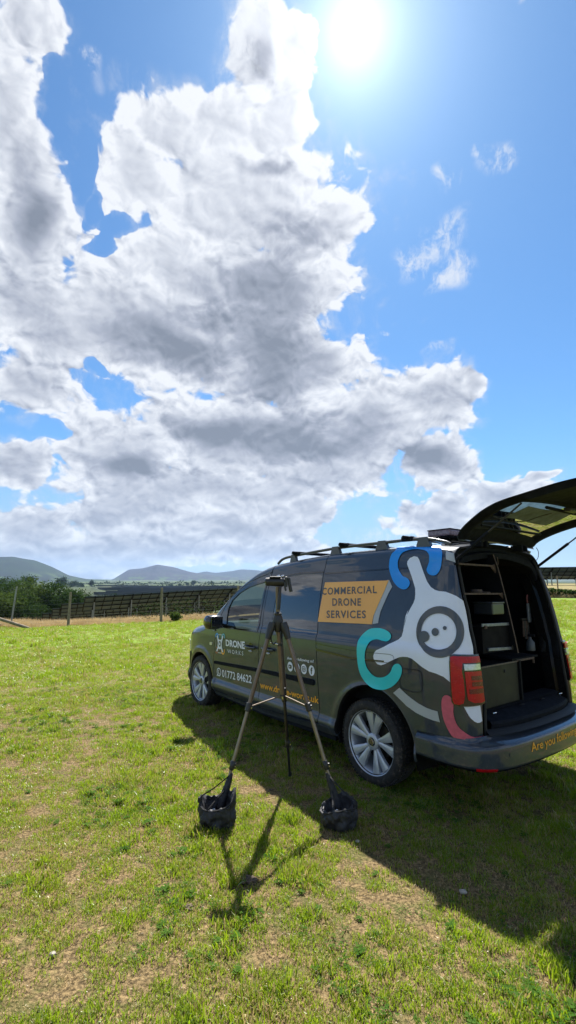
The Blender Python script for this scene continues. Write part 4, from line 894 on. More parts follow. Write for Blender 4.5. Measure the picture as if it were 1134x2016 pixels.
# logo and lettering on the doors
lettering('lettering','DRONE',[(2.307,.8286),(1.8731,.8361),(1.876,.9208),(2.3158,.9059)],M_WHITE,van,bold=.035)
lettering('lettering','WORKS',[(2.2578,.7512),(1.9068,.764),(1.9027,.8093),(2.2719,.797)],M_WHITE,van,bold=-.004,spacing=1.45)
lettering('lettering','01772 84622',[(2.3955,.4563),(1.7329,.4862),(1.7305,.5716),(2.4033,.543)],M_WHITE,van,bold=.012)
lettering('lettering','www.drone-works.uk',[(1.5664,.4669),(.6066,.4905),(.6035,.5499),(1.5651,.535)],M_OTXT,van,bold=.022)
lettering('lettering','Are you following us?',[(1.0739,.8126),(.6631,.834),(.6625,.8676),(1.0737,.8488)],M_WHITE,van,bold=.015)
for uc,kind in ((1.0252,'play'),(.9172,'in'),(.8098,'cam'),(.6956,'f')):
    vc=.7594+(1.0252-uc)*.024
    ic=decal('social_icon',circ((uc,vc),.043,26,.046),(),M_WHITE,van,off=.003,grid=0)
    if kind=='in': lettering('icon_mark','in',[(uc+.026,vc-.022),(uc-.026,vc-.022),(uc-.026,vc+.026),(uc+.026,vc+.026)],M_BODY,ic,bold=.03,off=.005)
    if kind=='f': lettering('icon_mark','f',[(uc+.014,vc-.032),(uc-.014,vc-.032),(uc-.014,vc+.030),(uc+.014,vc+.030)],M_BODY,ic,bold=.03,off=.005)
    if kind=='cam':
        ringdecal('icon_mark',[(uc+a*.022,vc+b*.022) for a,b in ((-1,-.7),(-.7,-1),(.7,-1),(1,-.7),(1,.7),(.7,1),(-.7,1),(-1,.7))],.007,M_BODY,.005,ic); ringdecal('icon_mark',circ((uc,vc),.010,14),.006,M_BODY,.005,ic)
    if kind=='play':
        decal('icon_mark',[(uc+a*.026,vc+b*.019) for a,b in ((-1,-.7),(-.7,-1),(.7,-1),(1,-.7),(1,.7),(.7,1),(-.7,1),(-1,.7))],(),M_BODY,ic,off=.005,grid=0); decal('icon_mark',[(uc+.008,vc-.009),(uc-.010,vc),(uc+.008,vc+.009)],(),M_WHITE,ic,off=.007,grid=0)
# telephone badge
ringdecal('phone_badge',circ((2.478,.503),.046,26,.044),.011,M_WHITE,.003,van)
decal('phone_badge',[(2.535,.452),(2.512,.478),(2.500,.458)],(),M_WHITE,van,grid=0)
decal('phone_badge',spline([(2.497,.525),(2.489,.530),(2.484,.515),(2.488,.508),(2.478,.494),(2.470,.492),(2.462,.486),(2.458,.480),(2.466,.474),(2.480,.478),(2.494,.494),(2.500,.512)],2,True),(),M_WHITE,van,grid=0)
# small drone emblem
LG=lambda a,b:(2.575-a*.235,.722+b*.235+a*.010)
decal('emblem',[LG(*p) for p in ((.14,.86),(.22,.92),(.34,.72),(.50,.68),(.66,.72),(.78,.92),(.86,.86),(.74,.62),(.70,.50),(.74,.30),(.88,.10),(.78,.06),(.64,.24),(.50,.20),(.36,.24),(.22,.06),(.12,.10),(.26,.30),(.30,.50),(.26,.62))],(),M_WHITE,van,grid=0,off=.004)
decal('emblem',circ(LG(.5,.48),.030,18,.036),(),M_RINGV,van,grid=0,off=.005); decal('emblem',circ(LG(.5,.48),.014,14,.017),(),M_WHITE,van,grid=0,off=.006)
def arcdecal(c,r,a0,a1,wd,m):
    A=[R(a0+(a1-a0)*i/12) for i in range(13)]
    decal('emblem',[(c[0]+(r+wd/2)*math.cos(a),c[1]+(r+wd/2)*math.sin(a)) for a in A]+[(c[0]+(r-wd/2)*math.cos(a),c[1]+(r-wd/2)*math.sin(a)) for a in A[::-1]],(),m,van,grid=0,off=.003)
arcdecal(LG(.16,.84),.034,-20,250,.019,M_BLUE); arcdecal(LG(.84,.84),.034,-70,200,.019,mk('sky_blue_vinyl',(.10,.42,.62),.4,coat=.3)); arcdecal(LG(.84,.14),.034,140,400,.019,M_ORANGE); arcdecal(LG(.16,.14),.034,60,330,.019,mk('red_brown_vinyl',(.28,.07,.04),.4,coat=.3))
for a,b,c_,d in ((.30,.97,.70,.92),(.30,.05,.70,.0)): decal('emblem',[LG(a,b),LG(c_,b),LG(c_,d),LG(a,d)],(),M_GREYV,van,grid=0)
for a in (.03,.95): decal('emblem',[LG(a,.30),LG(a+.02,.30),LG(a+.02,.68),LG(a,.68)],(),M_GREYV,van,grid=0)
# door mirrors
for sd in (1,-1):
    mb=MB(); rings=[]
    for t,y,sx,sz in ((0,.985,.035,.055),(.15,1.0,.075,.078),(.5,1.07,.088,.086),(.85,1.15,.080,.078),(1,1.178,.045,.045)):
        c=(2.285+.02*t,sd*y,1.118); rings.append([(c[0]+sx*math.copysign(abs(math.cos(a))**.7,math.cos(a)),c[1],c[2]+sz*math.copysign(abs(math.sin(a))**.7,math.sin(a))) for a in np.linspace(0,2*math.pi,25)[:-1]])
    mr=mb.loft(rings,cap=True).build('door_mirror',M_TRIMG,van)
    MB().box((2.203,sd*1.075,1.118),(.006,.15,.13),bev=.002).build('mirror_glass',M_BLACKGLASS,mr)
    MB().tube([(2.31,sd*.87,1.055),(2.30,sd*.93,1.07),(2.29,sd*1.0,1.09)],.024,8).build('mirror_arm',M_TRIMG,mr)
# wheels
def build_wheel(cx_,sd,rot0):
    w=empty('wheel',None,van); c=(cx_,0,.315); Y=(0,sd,0)
    prof=[(.232,.665),(.236,.660),(.262,.650),(.296,.655),(.312,.668),(.3175,.69),(.3185,.76),(.3175,.835),(.312,.858),(.296,.872),(.275,.877),(.250,.876),(.238,.868),(.232,.860),(.226,.84),(.226,.68)]
    MB().lathe(prof,c,Y,64,True).build('tyre',M_TYRE,w,sharp=60)
    mb=MB()
    for k in range(72):                         # tread blocks along both shoulders
        a=2*math.pi*k/72
        for h0,h1 in ((.838,.866),(.795,.830),(.75,.788)):
            r0=.3195 if h0<.83 else .314
            q=Vector((cx_+math.cos(a)*r0,sd*(h0+h1)/2,.315+math.sin(a)*r0)); mb.box(q,(.008,h1-h0,.016),Matrix.Rotation(-a,3,'Y'))
    t_=mb.build('tread',M_TYRE,w); t_['kind']='stuff'
    MB().lathe([(.232,.70),(.2325,.858),(.236,.868),(.240,.870),(.2405,.864),(.236,.858),(.228,.852),(.222,.846),(.216,.80),(.212,.70)],c,Y,64,True).build('rim',M_ALLOY,w,sharp=50)
    MB().lathe([(0,.775),(.14,.775),(.145,.765),(.145,.75),(0,.75)],c,Y,40).build('brake_disc',M_DARKM,w)
    MB().lathe([(0,.70),(.226,.70),(.226,.69),(0,.69)],c,Y,40).build('wheel_back',M_LINER,w)
    for k in range(10):
        a=R(rot0+72*(k//2)+(14.5 if k%2 else -14.5)); a_in=R(rot0+72*(k//2)+(9 if k%2 else -9))
        def pt(r,ang,off,h): return (cx_+math.cos(ang)*r-math.sin(ang)*off,sd*h,.315+math.sin(ang)*r+math.cos(ang)*off)
        mb=MB(); rings=[]
        for t,r,hw,h in ((0,.050,.012,.838),(.35,.105,.020,.846),(.7,.165,.029,.855),(1,.224,.038,.860)):
            an=a_in*(1-t)+a*t
            rings.append([pt(r,an,-hw,h-.030),pt(r,an,-hw,h-.004),pt(r,an,-hw*.35,h),pt(r,an,hw*.35,h-.001),pt(r,an,hw,h-.007),pt(r,an,hw,h-.030)])
        mb.loft(rings,cap=True,sm=False).build('spoke',M_ALLOY,w)
    MB().lathe([(.062,.80),(.062,.842),(.056,.848),(.034,.850),(.030,.846)],c,Y,32).build('hub',M_ALLOY,w)
    cp=MB().lathe([(.030,.84),(.030,.853),(.026,.857),(0,.858)],c,Y,28).build('hub_cap',M_DARKM,w)
    mb=MB(); hh=.8590
    def L2(p,q,wd=.0028):
        p=Vector(p);q=Vector(q);d=(q-p).normalized();n_=Vector((-d.y,d.x))*wd/2
        V=[];
        for h in (hh-.002,hh+.0012):
            for a_ in (p-n_,p+n_,q+n_,q-n_): V.append((cx_-a_.x*sd,sd*h,.315+a_.y))
        mb.add(V,[(0,1,2,3),(4,5,6,7),(0,1,5,4),(1,2,6,5),(2,3,7,6),(3,0,4,7)])
    s=.024
    for p,q in (((-.45,.85),(0,.08)),((0,.08),(.45,.85)),((-.85,.42),(-.36,-.72)),((-.36,-.72),(0,.02)),((0,.02),(.36,-.72)),((.36,-.72),(.85,.42))): L2((p[0]*s,p[1]*s),(q[0]*s,q[1]*s))
    mb.lathe([(.0235,.857),(.0265,.857),(.0265,.8605),(.0235,.8605)],c,Y,28,True); mb.build('emblem',M_CHROME,w)
    for k in range(5):
        a=R(rot0+36+72*k); MB().lathe([(.0,.846),(.009,.846),(.010,.83),(.0,.83)],(cx_+math.cos(a)*.047,0,.315+math.sin(a)*.047),Y,6).build('wheel_bolt',M_RUB,w)
    return w
for cx_,sd,r0 in ((0.,1,100),(3.006,1,88),(0.,-1,30),(3.006,-1,50)): build_wheel(cx_,sd,r0)
# roof rails, cross bars, beacon bar
for sd in (1,-1):
    yy=sd*.63; P=spline([(1.60,yy,1.800),(1.50,yy,1.850),(1.27,yy,1.876),(.60,yy,1.915),(0,yy,1.923),(-.40,yy,1.922),(-.60,yy,1.885),(-.66,yy,1.86)],5)
    rl=MB().tube(P,.015,10,sy=.9).build('roof_rail',M_GREYRAIL,van)
    for x,zl in ((1.30,1.845),(.62,1.885),(.02,1.895),(-.42,1.89)):
        L_=.072 if x<1 else .055
        MB().prism([(x-L_,zl-.035),(x+L_,zl-.035),(x+L_*.55,zl+.045),(x-L_*.55,zl+.045)],lambda a,b,yy=yy:(a,yy-.017,b),lambda a,b,yy=yy:(a,yy+.017,b)).build('rail_foot',M_GREYRAIL,rl)
for x in (1.24,.50,-.26):
    z=1.902 if x>1 else 1.941
    cb=MB().tube([(x,-.70,z),(x,.70,z)],.013,10,sy=1.5).build('roof_cross_bar',M_TRIM,van)
    for sd in (1,-1): MB().box((x,sd*.63,z-.008),(.115,.05,.042),bev=.012).build('bar_clamp',M_TRIM,cb)
lb=MB().box((-.42,0,1.985),(.22,.86,.052),bev=.012).build('beacon_bar',mk('beacon_lens',(.20,.13,.15),.25,coat=.5,var=.3,vscale=30),van)
MB().box((-.42,0,1.953),(.16,.80,.02),bev=.004).build('beacon_base',M_TRIM,lb)
MB().box((-.42,0,2.013),(.225,.865,.008),bev=.003).build('beacon_lid',M_TRIM,lb)
for y in (.30,-.30): MB().box((-.42,y,1.925),(.05,.03,.06)).build('beacon_foot',M_TRIM,lb)
# tailgate, raised on its struts
GP=spline([(-.675,1.885),(-.735,1.975),(-.88,2.055),(-1.08,2.122),(-1.34,2.167),(-1.57,2.200),(-1.76,2.205),(-1.87,2.170)],5)   # outer skin, side view
GL=np.r_[0,np.cumsum([math.dist(a,b) for a,b in zip(GP,GP[1:])])]; GT=GL/GL[-1]
gx=lambda t:np.interp(t,GT,[p[0] for p in GP]); gz=lambda t:np.interp(t,GT,[p[1] for p in GP])
def gw(t): return .60+.16*sstep(np.asarray(t),0,.5)-.03*sstep(np.asarray(t),.85,1)
def gpt(t,y,dep=0.):
    t=float(t); w=float(gw(t)); e=.01; tx=gx(t+e)-gx(t-e);tz=gz(t+e)-gz(t-e);L=math.hypot(tx,tz); nx,nz=-tz/L,tx/L
    if nz<0:nx,nz=-nx,-nz
    crown=.045*(1-(y/w)**2)-.045
    return (float(gx(t))+nx*(crown-dep)*1.+(.03*(y/w)**2 if t>.0 else 0),y,float(gz(t))+nz*(crown-dep)+.02)
gate=MB(); ts=np.linspace(0,1,40); rings=[]
for t in ts: rings.append([gpt(t,y*gw(t)) for y in np.linspace(-1,1,25)])
nG=len(ts)
# outer skin with window opening, as grid with a gap left for the glass
V=[p for r_ in rings for p in r_];F=[]
def inwin(i,j): return 5<=i<=18 and 3<=j<=20
for i in range(nG-1):
    for j in range(24):
        if not inwin(i,j): F.append((i*25+j,i*25+j+1,(i+1)*25+j+1,(i+1)*25+j))
gate.add(V,F,True); tg=gate.build('tailgate',M_BODY,van,sharp=60)
MB().loft([[gpt(t,y*gw(t)*.97,.010) for y in ((-1,-.84) if sg<0 else (.84,1))] for sg in (-1,1) for t in (0,)] and [[gpt(t,y*gw(t)*.97,.012) for y in np.linspace(-1,1,13)] for t in np.linspace(.50,.985,10)],closed=False).build('gate_lining',M_LINER,tg)
# inner trim frame, thick
def frame(name,t0,t1,ta,tb,ya,m,d0,d1,par):
    mb=MB()
    outer=[(t,s) for t,s in ([(t0,s) for s in np.linspace(-.985,.985,17)]+[(t,.985) for t in np.linspace(t0,t1,17)[1:]]+[(t1,s) for s in np.linspace(.985,-.985,17)[1:]]+[(t,-.985) for t in np.linspace(t1,t0,17)[1:-1]])]
    inner=[]
    for t,s in outer:
        tt=ta+(t-t0)/(t1-t0)*(tb-ta); inner.append((tt,s/.985*ya))
    mid=[((a[0]*.7+b[0]*.3),(a[1]*.7+b[1]*.3)) for a,b in zip(outer,inner)]
    mid2=[((a[0]*.25+b[0]*.75),(a[1]*.25+b[1]*.75)) for a,b in zip(outer,inner)]
    Rg=[]
    for L_,d in ((outer,d0),(mid,d1*.7),(mid2,d1*.7),(inner,d0)): Rg.append([gpt(t,s*gw(t),d) for t,s in L_])
    mb.loft(Rg); return mb.build(name,m,par,sharp=50)
frame('gate_trim',.01,.58,.115,.485,.80,M_TRIM,.006,.055,tg)
frame('gate_trim',.55,.99,.62,.93,.84,M_TRIM,.006,.065,tg)
mb=MB(); mb.loft([[gpt(t,y*gw(t)*.90,.045) for y in np.linspace(-1,1,13)] for t in np.linspace(.57,.96,10)],closed=False).build('inner_trim_panel',M_PLY,tg)
mb=MB(); mb.loft([[gpt(t,y*gw(t)*.86,.012) for y in np.linspace(-1,1,13)] for t in np.linspace(.10,.50,12)],closed=False).build('rear_window',M_GATEGLASS,tg)
def strip(name,pts,r,m,par): return MB().tube([gpt(*p) for p in pts],r,6).build(name,m,par)
strip('wiper_rail',[(.515,-.30,.07),(.515,.35,.07)],.012,M_TRIM,tg); MB().box(gpt(.56,0.1,.09),(.05,.16,.03),bev=.008).build('gate_latch',M_DARKM,tg)
strip('gate_cross_rail',[(.17,-.48,.03),(.17,.48,.03)],.010,M_TRIM,tg)
strip('sill_handle',[(.72,.10,.10),(.74,-.02,.12),(.72,-.14,.10)],.012,M_TRIM,tg)
# loose sheet folded behind the glass
mb=MB(); 
mb.loft([[tuple(np.array(gpt(t,y,.045))+np.array([0,0,.008*math.sin(9*y+20*t)])) for y in np.linspace(-.30+.3*(t-.3),.44,14)] for t in np.linspace(.27,.455,10)],closed=False).build('window_cover_sheet',mk('pale_sheet',(.12,.165,.20),.7,var=.3,vscale=14),tg)
strip('cable',[(.27,.50,.03),(.30,.40,.09),(.36,.28,.11),(.40,.15,.08),(.42,.0,.05)],.0035,M_RUB,tg)
MB().tube(spline([(-.74,-.585,1.90),(-.75,-.60,1.86),(-.735,-.61,1.80),(-.70,-.60,1.77)],5),.003,6).build('cable',M_RUB,tg)
for sd,top in ((1,(-1.235,.655,2.095)),(-1,(-1.235,-.655,2.095))):
    base=(-.715,sd*.655,1.735); b=Vector(base);t_=Vector(top); mid_=b.lerp(t_,.52)
    st=MB().tube([b,mid_],.0125,10).build('gas_strut',M_TRIM,van); MB().tube([mid_,t_],.0065,8).build('strut_rod',M_DARKM,st)
# cab interior seen through the door glass
M_SEAT=mk('grey_seat_cloth',(.045,.05,.052),.9,var=.2,vscale=20); M_DASH=mk('dashboard_grey',(.055,.075,.075),.6,var=.1)
for y in (.40,-.40):
    s_=MB().box((1.55,y,.98),(.14,.46,.62),Euler((0,-.22,0)),bev=.05).build('seat_back',M_SEAT,van)
    MB().box((1.44,y,1.40),(.09,.26,.17),bev=.035).build('head_rest',M_SEAT,s_)
    MB().box((1.82,y,.70),(.50,.48,.16),bev=.05).build('seat_cushion',M_SEAT,van)
MB().prism([(2.25,.62),(2.22,1.00),(2.32,1.10),(2.62,1.10),(2.72,1.02),(2.72,.62)],lambda a,b:(a,-.78,b),lambda a,b:(a,.78,b)).build('dashboard',M_DASH,van)
st=MB(); Rm_=Euler((0,.45,0)).to_matrix(); C_=Vector((2.12,-.38,1.02)); st.tube([C_+Rm_@Vector((0,math.cos(a)*.185,math.sin(a)*.185)) for a in np.linspace(0,2*math.pi,30)],.014,8,cap=False)
st.tube([C_-Rm_@Vector((0,.17,0)),C_+Rm_@Vector((0,.17,0))],.02,8); st.tube([C_,C_+Vector((.2,0,-.1))],.03,8); st.build('steering_wheel',M_TRIM,van)
# racking inside the load space (dark ply, edges worn pale)
def xr(z): return -.735-.095*max(0,min(1,(1.80-z)/.75))**.7   # racking follows the raked opening
rk=MB().box((-.10,.67,1.2),(1.1,.02,1.05)).build('shelf_rack',M_PLY,van)
for z,y1 in ((1.705,.16),(1.485,.11)):
    MB().box((xr(z)+.27,(.68+y1)/2,z),(.50,.68-y1,.012)).build('shelf',M_PLY,rk)
    MB().box((xr(z)+.015,(.66+y1)/2,z+.001),(.008,.66-y1,.013)).build('shelf_edge',M_EDGE,rk)
    MB().prism([(y1+.06,z-.004),(y1-.01,z-.055),(y1-.015,z+.02)],lambda a,b,z=z:(xr(z)+.012,a,b),lambda a,b,z=z:(xr(z)+.022,a,b)).build('corner_bracket',M_EDGE,rk)
zz=np.linspace(1.80,1.03,9)
mb=MB(); mb.loft([[(xr(z),.165-.10*(1.80-z)/.77,z),(xr(z)+.52,.165-.10*(1.80-z)/.77,z),(xr(z)+.52,.150-.10*(1.80-z)/.77,z),(xr(z),.150-.10*(1.80-z)/.77,z)] for z in zz],cap=True,sm=False).build('divider_board',M_PLY,rk)
mb=MB(); mb.loft([[(xr(z)-.004,.168-.10*(1.80-z)/.77,z),(xr(z)-.001,.168-.10*(1.80-z)/.77,z),(xr(z)-.001,.154-.10*(1.80-z)/.77,z),(xr(z)-.004,.154-.10*(1.80-z)/.77,z)] for z in zz],cap=True,sm=False).build('board_edge',M_EDGE,rk)
MB().tube([(xr(1.8)-.003,.10,1.78),(xr(1.8)-.003,.095,1.72)],.004,6).build('bolt_strip',M_EDGE,rk)
cab=MB().box((-.56,.37,.82),(.52,.60,.30)).build('floor_cabinet',M_PLY,rk); 
MB().box((-.826,.365,.825),(.010,.56,.275),bev=.002).build('cabinet_door',M_CAB,rk); MB().box((-.828,.365,.9695),(.014,.57,.009)).build('cabinet_edge',mk('pale_board_edge',(.13,.108,.075),.7,var=.3,vscale=40),rk)
MB().lathe([(0,.004),(.012,.004),(.012,-.004),(0,-.004)],(-.833,.28,.915),(-1,0,0),12).build('cabinet_knob',M_RUB,rk)
MB().box((-.60,-.05,.985),(.46,.42,.014)).build('cabinet_top',M_PLY,rk); MB().box((-.833,-.04,.975),(.010,.28,.014)).build('cabinet_edge',M_EDGE,rk)
MB().box((-.835,.068,.83),(.022,.022,.29)).build('cabinet_post',M_PLY,rk); MB().box((-.832,-.17,.958),(.014,.010,.045)).build('corner_bracket',M_EDGE,rk)
for y,z in ((.10,1.62),(.02,1.36),(-.05,1.27),(.03,1.10)): MB().lathe([(0,.003),(.006,.003),(.006,0)],(-.45,y-.25,z),(-1,0,0),8).build('wall_screw',M_CHROME,rk)
MB().box((.12,-.10,1.35),(.012,1.05,.68)).build('partition_board',M_PLY,van)
for sd in (-1,):
    MB().loft([[(-.70-.15*k,-.66-.02*k,1.72-1.0*k),(-.62-.15*k,-.70,1.72-1.0*k)] for k in np.linspace(0,1,8)],closed=False).build('side_trim',M_TRIM,van)
VL=lambda p: VM@Vector(p)
def in_van(name): return empty(name,VM)
M_ALU=mk('scuffed_aluminium',(.19,.21,.25),.45,.5,var=.25,vscale=30)
e=in_van('equipment_case'); tag(e,'black case with grey metal edges standing on the cabinet inside the van','case')
MB().box((-.60,.27,1.145),(.36,.40,.19)).build('case_body',M_LINER,e)
x0=-.786
for a,b in (((.47,1.255),(.07,1.250)),((.07,1.250),(.055,1.062)),((.055,1.062),(.40,1.075))):
    d=Vector((0,b[0]-a[0],b[1]-a[1])); L_=d.length; MB().box((x0,(a[0]+b[0])/2,(a[1]+b[1])/2),(.012,L_+.02,.022 if abs(d.y)>abs(d.z) else .022),Euler((math.atan2(d.z,d.y),0,0)),bev=.002).build('edge_strip',M_ALU,e)
MB().box((x0-.008,.055,1.07),(.012,.035,.035),bev=.003).build('corner_cap',M_DARKM,e); MB().box((x0-.008,.44,1.24),(.012,.03,.025),bev=.003).build('case_latch',M_EDGE,e)
e=in_van('storage_box'); tag(e,'small translucent grey box pushed back on the shelf inside the van','box')
MB().box((-.72,.25,1.37),(.16,.17,.085),bev=.008).build('box_body',mk('smoky_plastic',(.022,.027,.035),.4,coat=.3),e); MB().box((-.72,.25,1.418),(.17,.18,.012),bev=.004).build('box_lid',mk('smoky_lid',(.03,.035,.043),.4,coat=.3),e)
e=in_van('parcel_strap'); tag(e,'coiled brown strap lying on the upper shelf inside the van','strap')
MB().lathe([(.020,.0),(.042,.0),(.046,.012),(.042,.026),(.020,.026)],(-.70,.38,1.493),(0,0,1),20,True).build('strap_coil',M_EDGE,e); MB().tube([(-.70,.34,1.500),(-.745,.31,1.496),(-.75,.27,1.495)],.006,6).build('strap_tail',M_EDGE,e)
e=in_van('hanging_clamp'); tag(e,'red handled clamp hanging on the right wall inside the open van','clamp')
MB().tube(spline([(-.62,-.59,1.40),(-.62,-.585,1.45),(-.62,-.61,1.475),(-.62,-.635,1.46),(-.62,-.64,1.42)],4),.007,8).build('hook',mk('faded_red_grip',(.22,.07,.07),.6),e)
MB().box((-.62,-.60,1.31),(.02,.045,.17),bev=.006).build('clamp_body',M_ALU,e); MB().box((-.61,-.63,1.30),(.03,.06,.12),bev=.008).build('clamp_pad',M_DARKM,e)
e=in_van('spray_bottle'); tag(e,'small pale spray bottle standing low on the right inside the van','bottle')
MB().lathe([(0,0),(.035,0),(.037,.01),(.037,.07),(.015,.095),(.013,.115),(0,.115)],(-.66,-.50,.99),(0,0,1),18).build('bottle_body',mk('frosted_bottle',(.07,.085,.10),.4),e); MB().box((-.675,-.50,1.12),(.06,.02,.025),bev=.004).build('spray_head',M_TRIM,e)
e=in_van('tool_bundle'); tag(e,'dark bundle of tools hanging from the right wall inside the van','tools')
for k in range(4): MB().tube([(-.60,-.52-.03*k,1.24),(-.60,-.515-.032*k,1.10-.02*k)],.009,8).build('tool_handle',M_DARKM if k%2 else M_EDGE,e)
MB().box((-.60,-.57,1.255),(.02,.16,.02),bev=.003).build('tool_bar',M_DARKM,e)

HAZE=6.0e-5
# ================================================================= solar arrays, fences, trees
M_PANEL=mk('solar_panel_backsheet',(.062,.098,.115),.6,var=.12,vscale=3)
M_PFRONT=mk('solar_panel_glass',(.012,.016,.03),.1,coat=.6)
M_GALV=mk('galvanised_steel',(.22,.24,.25),.5,.5,var=.25,vscale=12)
M_GALVD=mk('weathered_purlin',(.010,.011,.013),.7,.0,spec=.1,var=.25,vscale=12)
M_POSTW=mk('weathered_post_wood',(.20,.165,.12),.9,var=.3,vscale=9,bump=.4,bscale=30)
M_WIRE=mk('fence_wire',(.16,.16,.16),.5,.7)
def solar_row(name,p0,p1,drop,run,ncol,label,group,detail=True):
    """table of tilted panels seen from behind; p0-p1 is its high edge"""
    p0=Vector(p0);p1=Vector(p1); d=(p1-p0); L_=d.length; d.normalize(); bk=Vector((-d.y,d.x,0)).normalized()
    if bk.y<0: bk=-bk
    sl_=(bk*run+Vector((0,0,-drop))); SL=sl_.length; sl_.normalize(); nn=d.cross(sl_).normalized()
    if nn.z<0: nn=-nn
    root=empty(name,Matrix.Translation(p0)); tag(root,label,'solar array',group)
    Rm=Matrix((d,sl_,nn)).transposed()
    pw=L_/ncol; ph=SL/2
    base=None
    for i in range(ncol):
        for j in range(2):
            c=d*(pw*(i+.5))+sl_*(ph*(j+.5))
            if base is None:
                mb=MB(); mb.box((0,0,0),(pw-.02,ph-.02,.03)); base=mb.build('panel',M_PANEL,root); base.data.materials.append(M_PFRONT)
                for f in base.data.polygons:
                    if f.normal.z>.9: f.material_index=1
                # raised back frame
                o=base
            else:
                o=base.copy(); COL.objects.link(o); o.parent=root
            o.matrix_local=Matrix.Translation(c)@Rm.to_4x4()
    mb=MB()
    for q in (.06,.36,.64,.94): 
        a=sl_*(SL*q)-nn*.06; mb.box(a+d*(L_/2),(L_,.06,.09),Rm)
    mb.build('purlin',M_GALVD,root)['kind']='stuff'
    rf=MB()
    for i in range(int(L_/ (pw*1.0))+1):
        c=d*(pw*i)-nn*.03+sl_*(SL/2); rf.box(c,(.10,SL,.06),Rm)
    rf.build('panel_frame',M_GALVD,root)['kind']='stuff'
    n=int(L_/4)
    for i in range(n+1):
        a=d*(1.+(L_-2)*i/n)
        for q in ((.28,.80) if detail else (.5,)):
            t=a+sl_*(SL*q)-nn*.10; w=p0+t; zg=T1(w.x,w.y)-.1; h=w.z-zg
            if h>.1:
                MB().box(t-Vector((0,0,h/2)),(.11,.09,h)).build('post',M_GALV,root)
        MB().box(a+sl_*(SL/2)-nn*.13,(.14,SL*.9,.14),Rm).build('rafter',M_GALVD,root)
        w=p0+a+sl_*(SL*.28)
        MB().tube([a+sl_*(SL*.28)-nn*.10-Vector((0,0,.9)),a+sl_*(SL*.62)-nn*.12],.035,6).build('brace',M_GALVD,root)
    return root
SG='rows of solar panels beyond the fence'
dr=Vector((26.8,14,0)).normalized()
solar_row('solar_array',(-21.8,50,-.37),(4.5,63.5,1.02),1.80,3.6,30,'nearest row of solar panels seen from behind beyond the left fence',SG)
for (x,y,z,n),lab in (((-27.2,56,-1.45,34),'second row of solar panels down the slope behind the nearest row'),((-31.3,62,-2.35,34),'third row of solar panels down the slope from the fence'),((-35.7,68,-3.45,34),'fourth row of solar panels down the slope from the fence'),((-40,73.5,-4.6,34),'lowest row of solar panels in front of the bushy trees')):
    solar_row('solar_array',(x,y,z),(x+26.8,y+13.8,z+1.2),1.7,3.6,n,lab,SG,False)
solar_row('solar_array',(18,70,3.0),(58,62,3.4),1.75,3.6,40,'row of solar panels on the rise behind the right of the van',SG)
# far arrays read as dark bars across the valley
M_FAR=mk('far_panel_glass',(.028,.034,.045),.35,coat=.3)
for k,(y,x0,x1) in enumerate([(y_,(190+(k_*23)%50-567)/900*y_,(480-567)/900*y_) for k_,y_ in enumerate((400,425,452,480,512,548,588,634,686,745,812,890))]):
    V=[];F=[]; n=14
    for i in range(n+1):
        x=x0+(x1-x0)*i/n; z=T1(x,y)
        V+=[(x,y,z+3.2),(x,y+4.2,z+.8),(x,y+4.2,z+.3),(x,y,z+.9)]
    for i in range(n):
        for j in range(4): F.append((4*i+j,4*i+(j+1)%4,4*i+4+(j+1)%4,4*i+4+j))
    o=mesh_ob('far_solar_array',V,F,M_FAR); tag(o,'distant dark row of solar panels across the valley, '+('nearest of the twelve','second from the near side','third from the near side','fourth from the near side','fifth from the near side','sixth from the near side','sixth from the far side','fifth from the far side','fourth from the far side','third from the far side','second from the far side','farthest of the twelve')[k],'solar array','distant rows of solar panels across the valley')
# ---- fence along the far edge of the field
def wpt(px,Y,extra=0): 
    x=(px-567)/900*Y; return x,Y
fr=empty('wire_fence',Matrix.Identity(4)); tag(fr,'wire fence on round wooden posts along the far left edge of the field','fence')
FP=[(-60,26.5,1.75),(5,25.6,1.70),(145,26.0,1.85),(323,26.0,1.88),(470,26.4,1.8),(600,26.6,1.8),(730,27.5,1.8)]
prev=None; wm=MB(); tops=[]
for px,Y,h in FP:
    x,y=wpt(px,Y); z=T1(x,y); lean=rnd.uniform(-.03,.03)
    MB().tube([(x,y,z-.2),(x+lean*.5,y,z+h*.5),(x+lean,y,z+h)],[.075,.07,.062],9).build('post',M_POSTW,fr); tops.append((x+lean,y,z,h))
for a,b in zip(tops,tops[1:]):
    for k in range(8):
        q=.12+.80*(k/7)**1.1
        P=[]
        for t in np.linspace(0,1,6): P.append((a[0]+(b[0]-a[0])*t,a[1]+(b[1]-a[1])*t-.08,(a[2]+a[3]*q)*(1-t)+(b[2]+b[3]*q)*t-.03*math.sin(math.pi*t)))
        wm.tube(P,.0045,4,cap=False)
w_=wm.build('wire',M_WIRE,fr); w_['kind']='stuff'
x,y=wpt(0,25.2); x2,y2=wpt(73,25.6)
MB().tube([(x-1.2,y,T1(x,y)+.95),(x,y,T1(x,y)+.62),(x2,y2,T1(x2,y2)-.02)],[.085,.085,.08],9).build('brace_log',M_POSTW,fr)
x,y=wpt(36,27.0); z=T1(x,y); MB().tube([(x-.06,y,z-.2),(x+.12,y,z+2.25)],.045,8).build('steel_post',M_GALV,fr)
fr=empty('wire_fence',Matrix.Identity(4)); tag(fr,'low wire fence with pale posts in front of the panels right of the van','fence')
wm=MB(); last=None
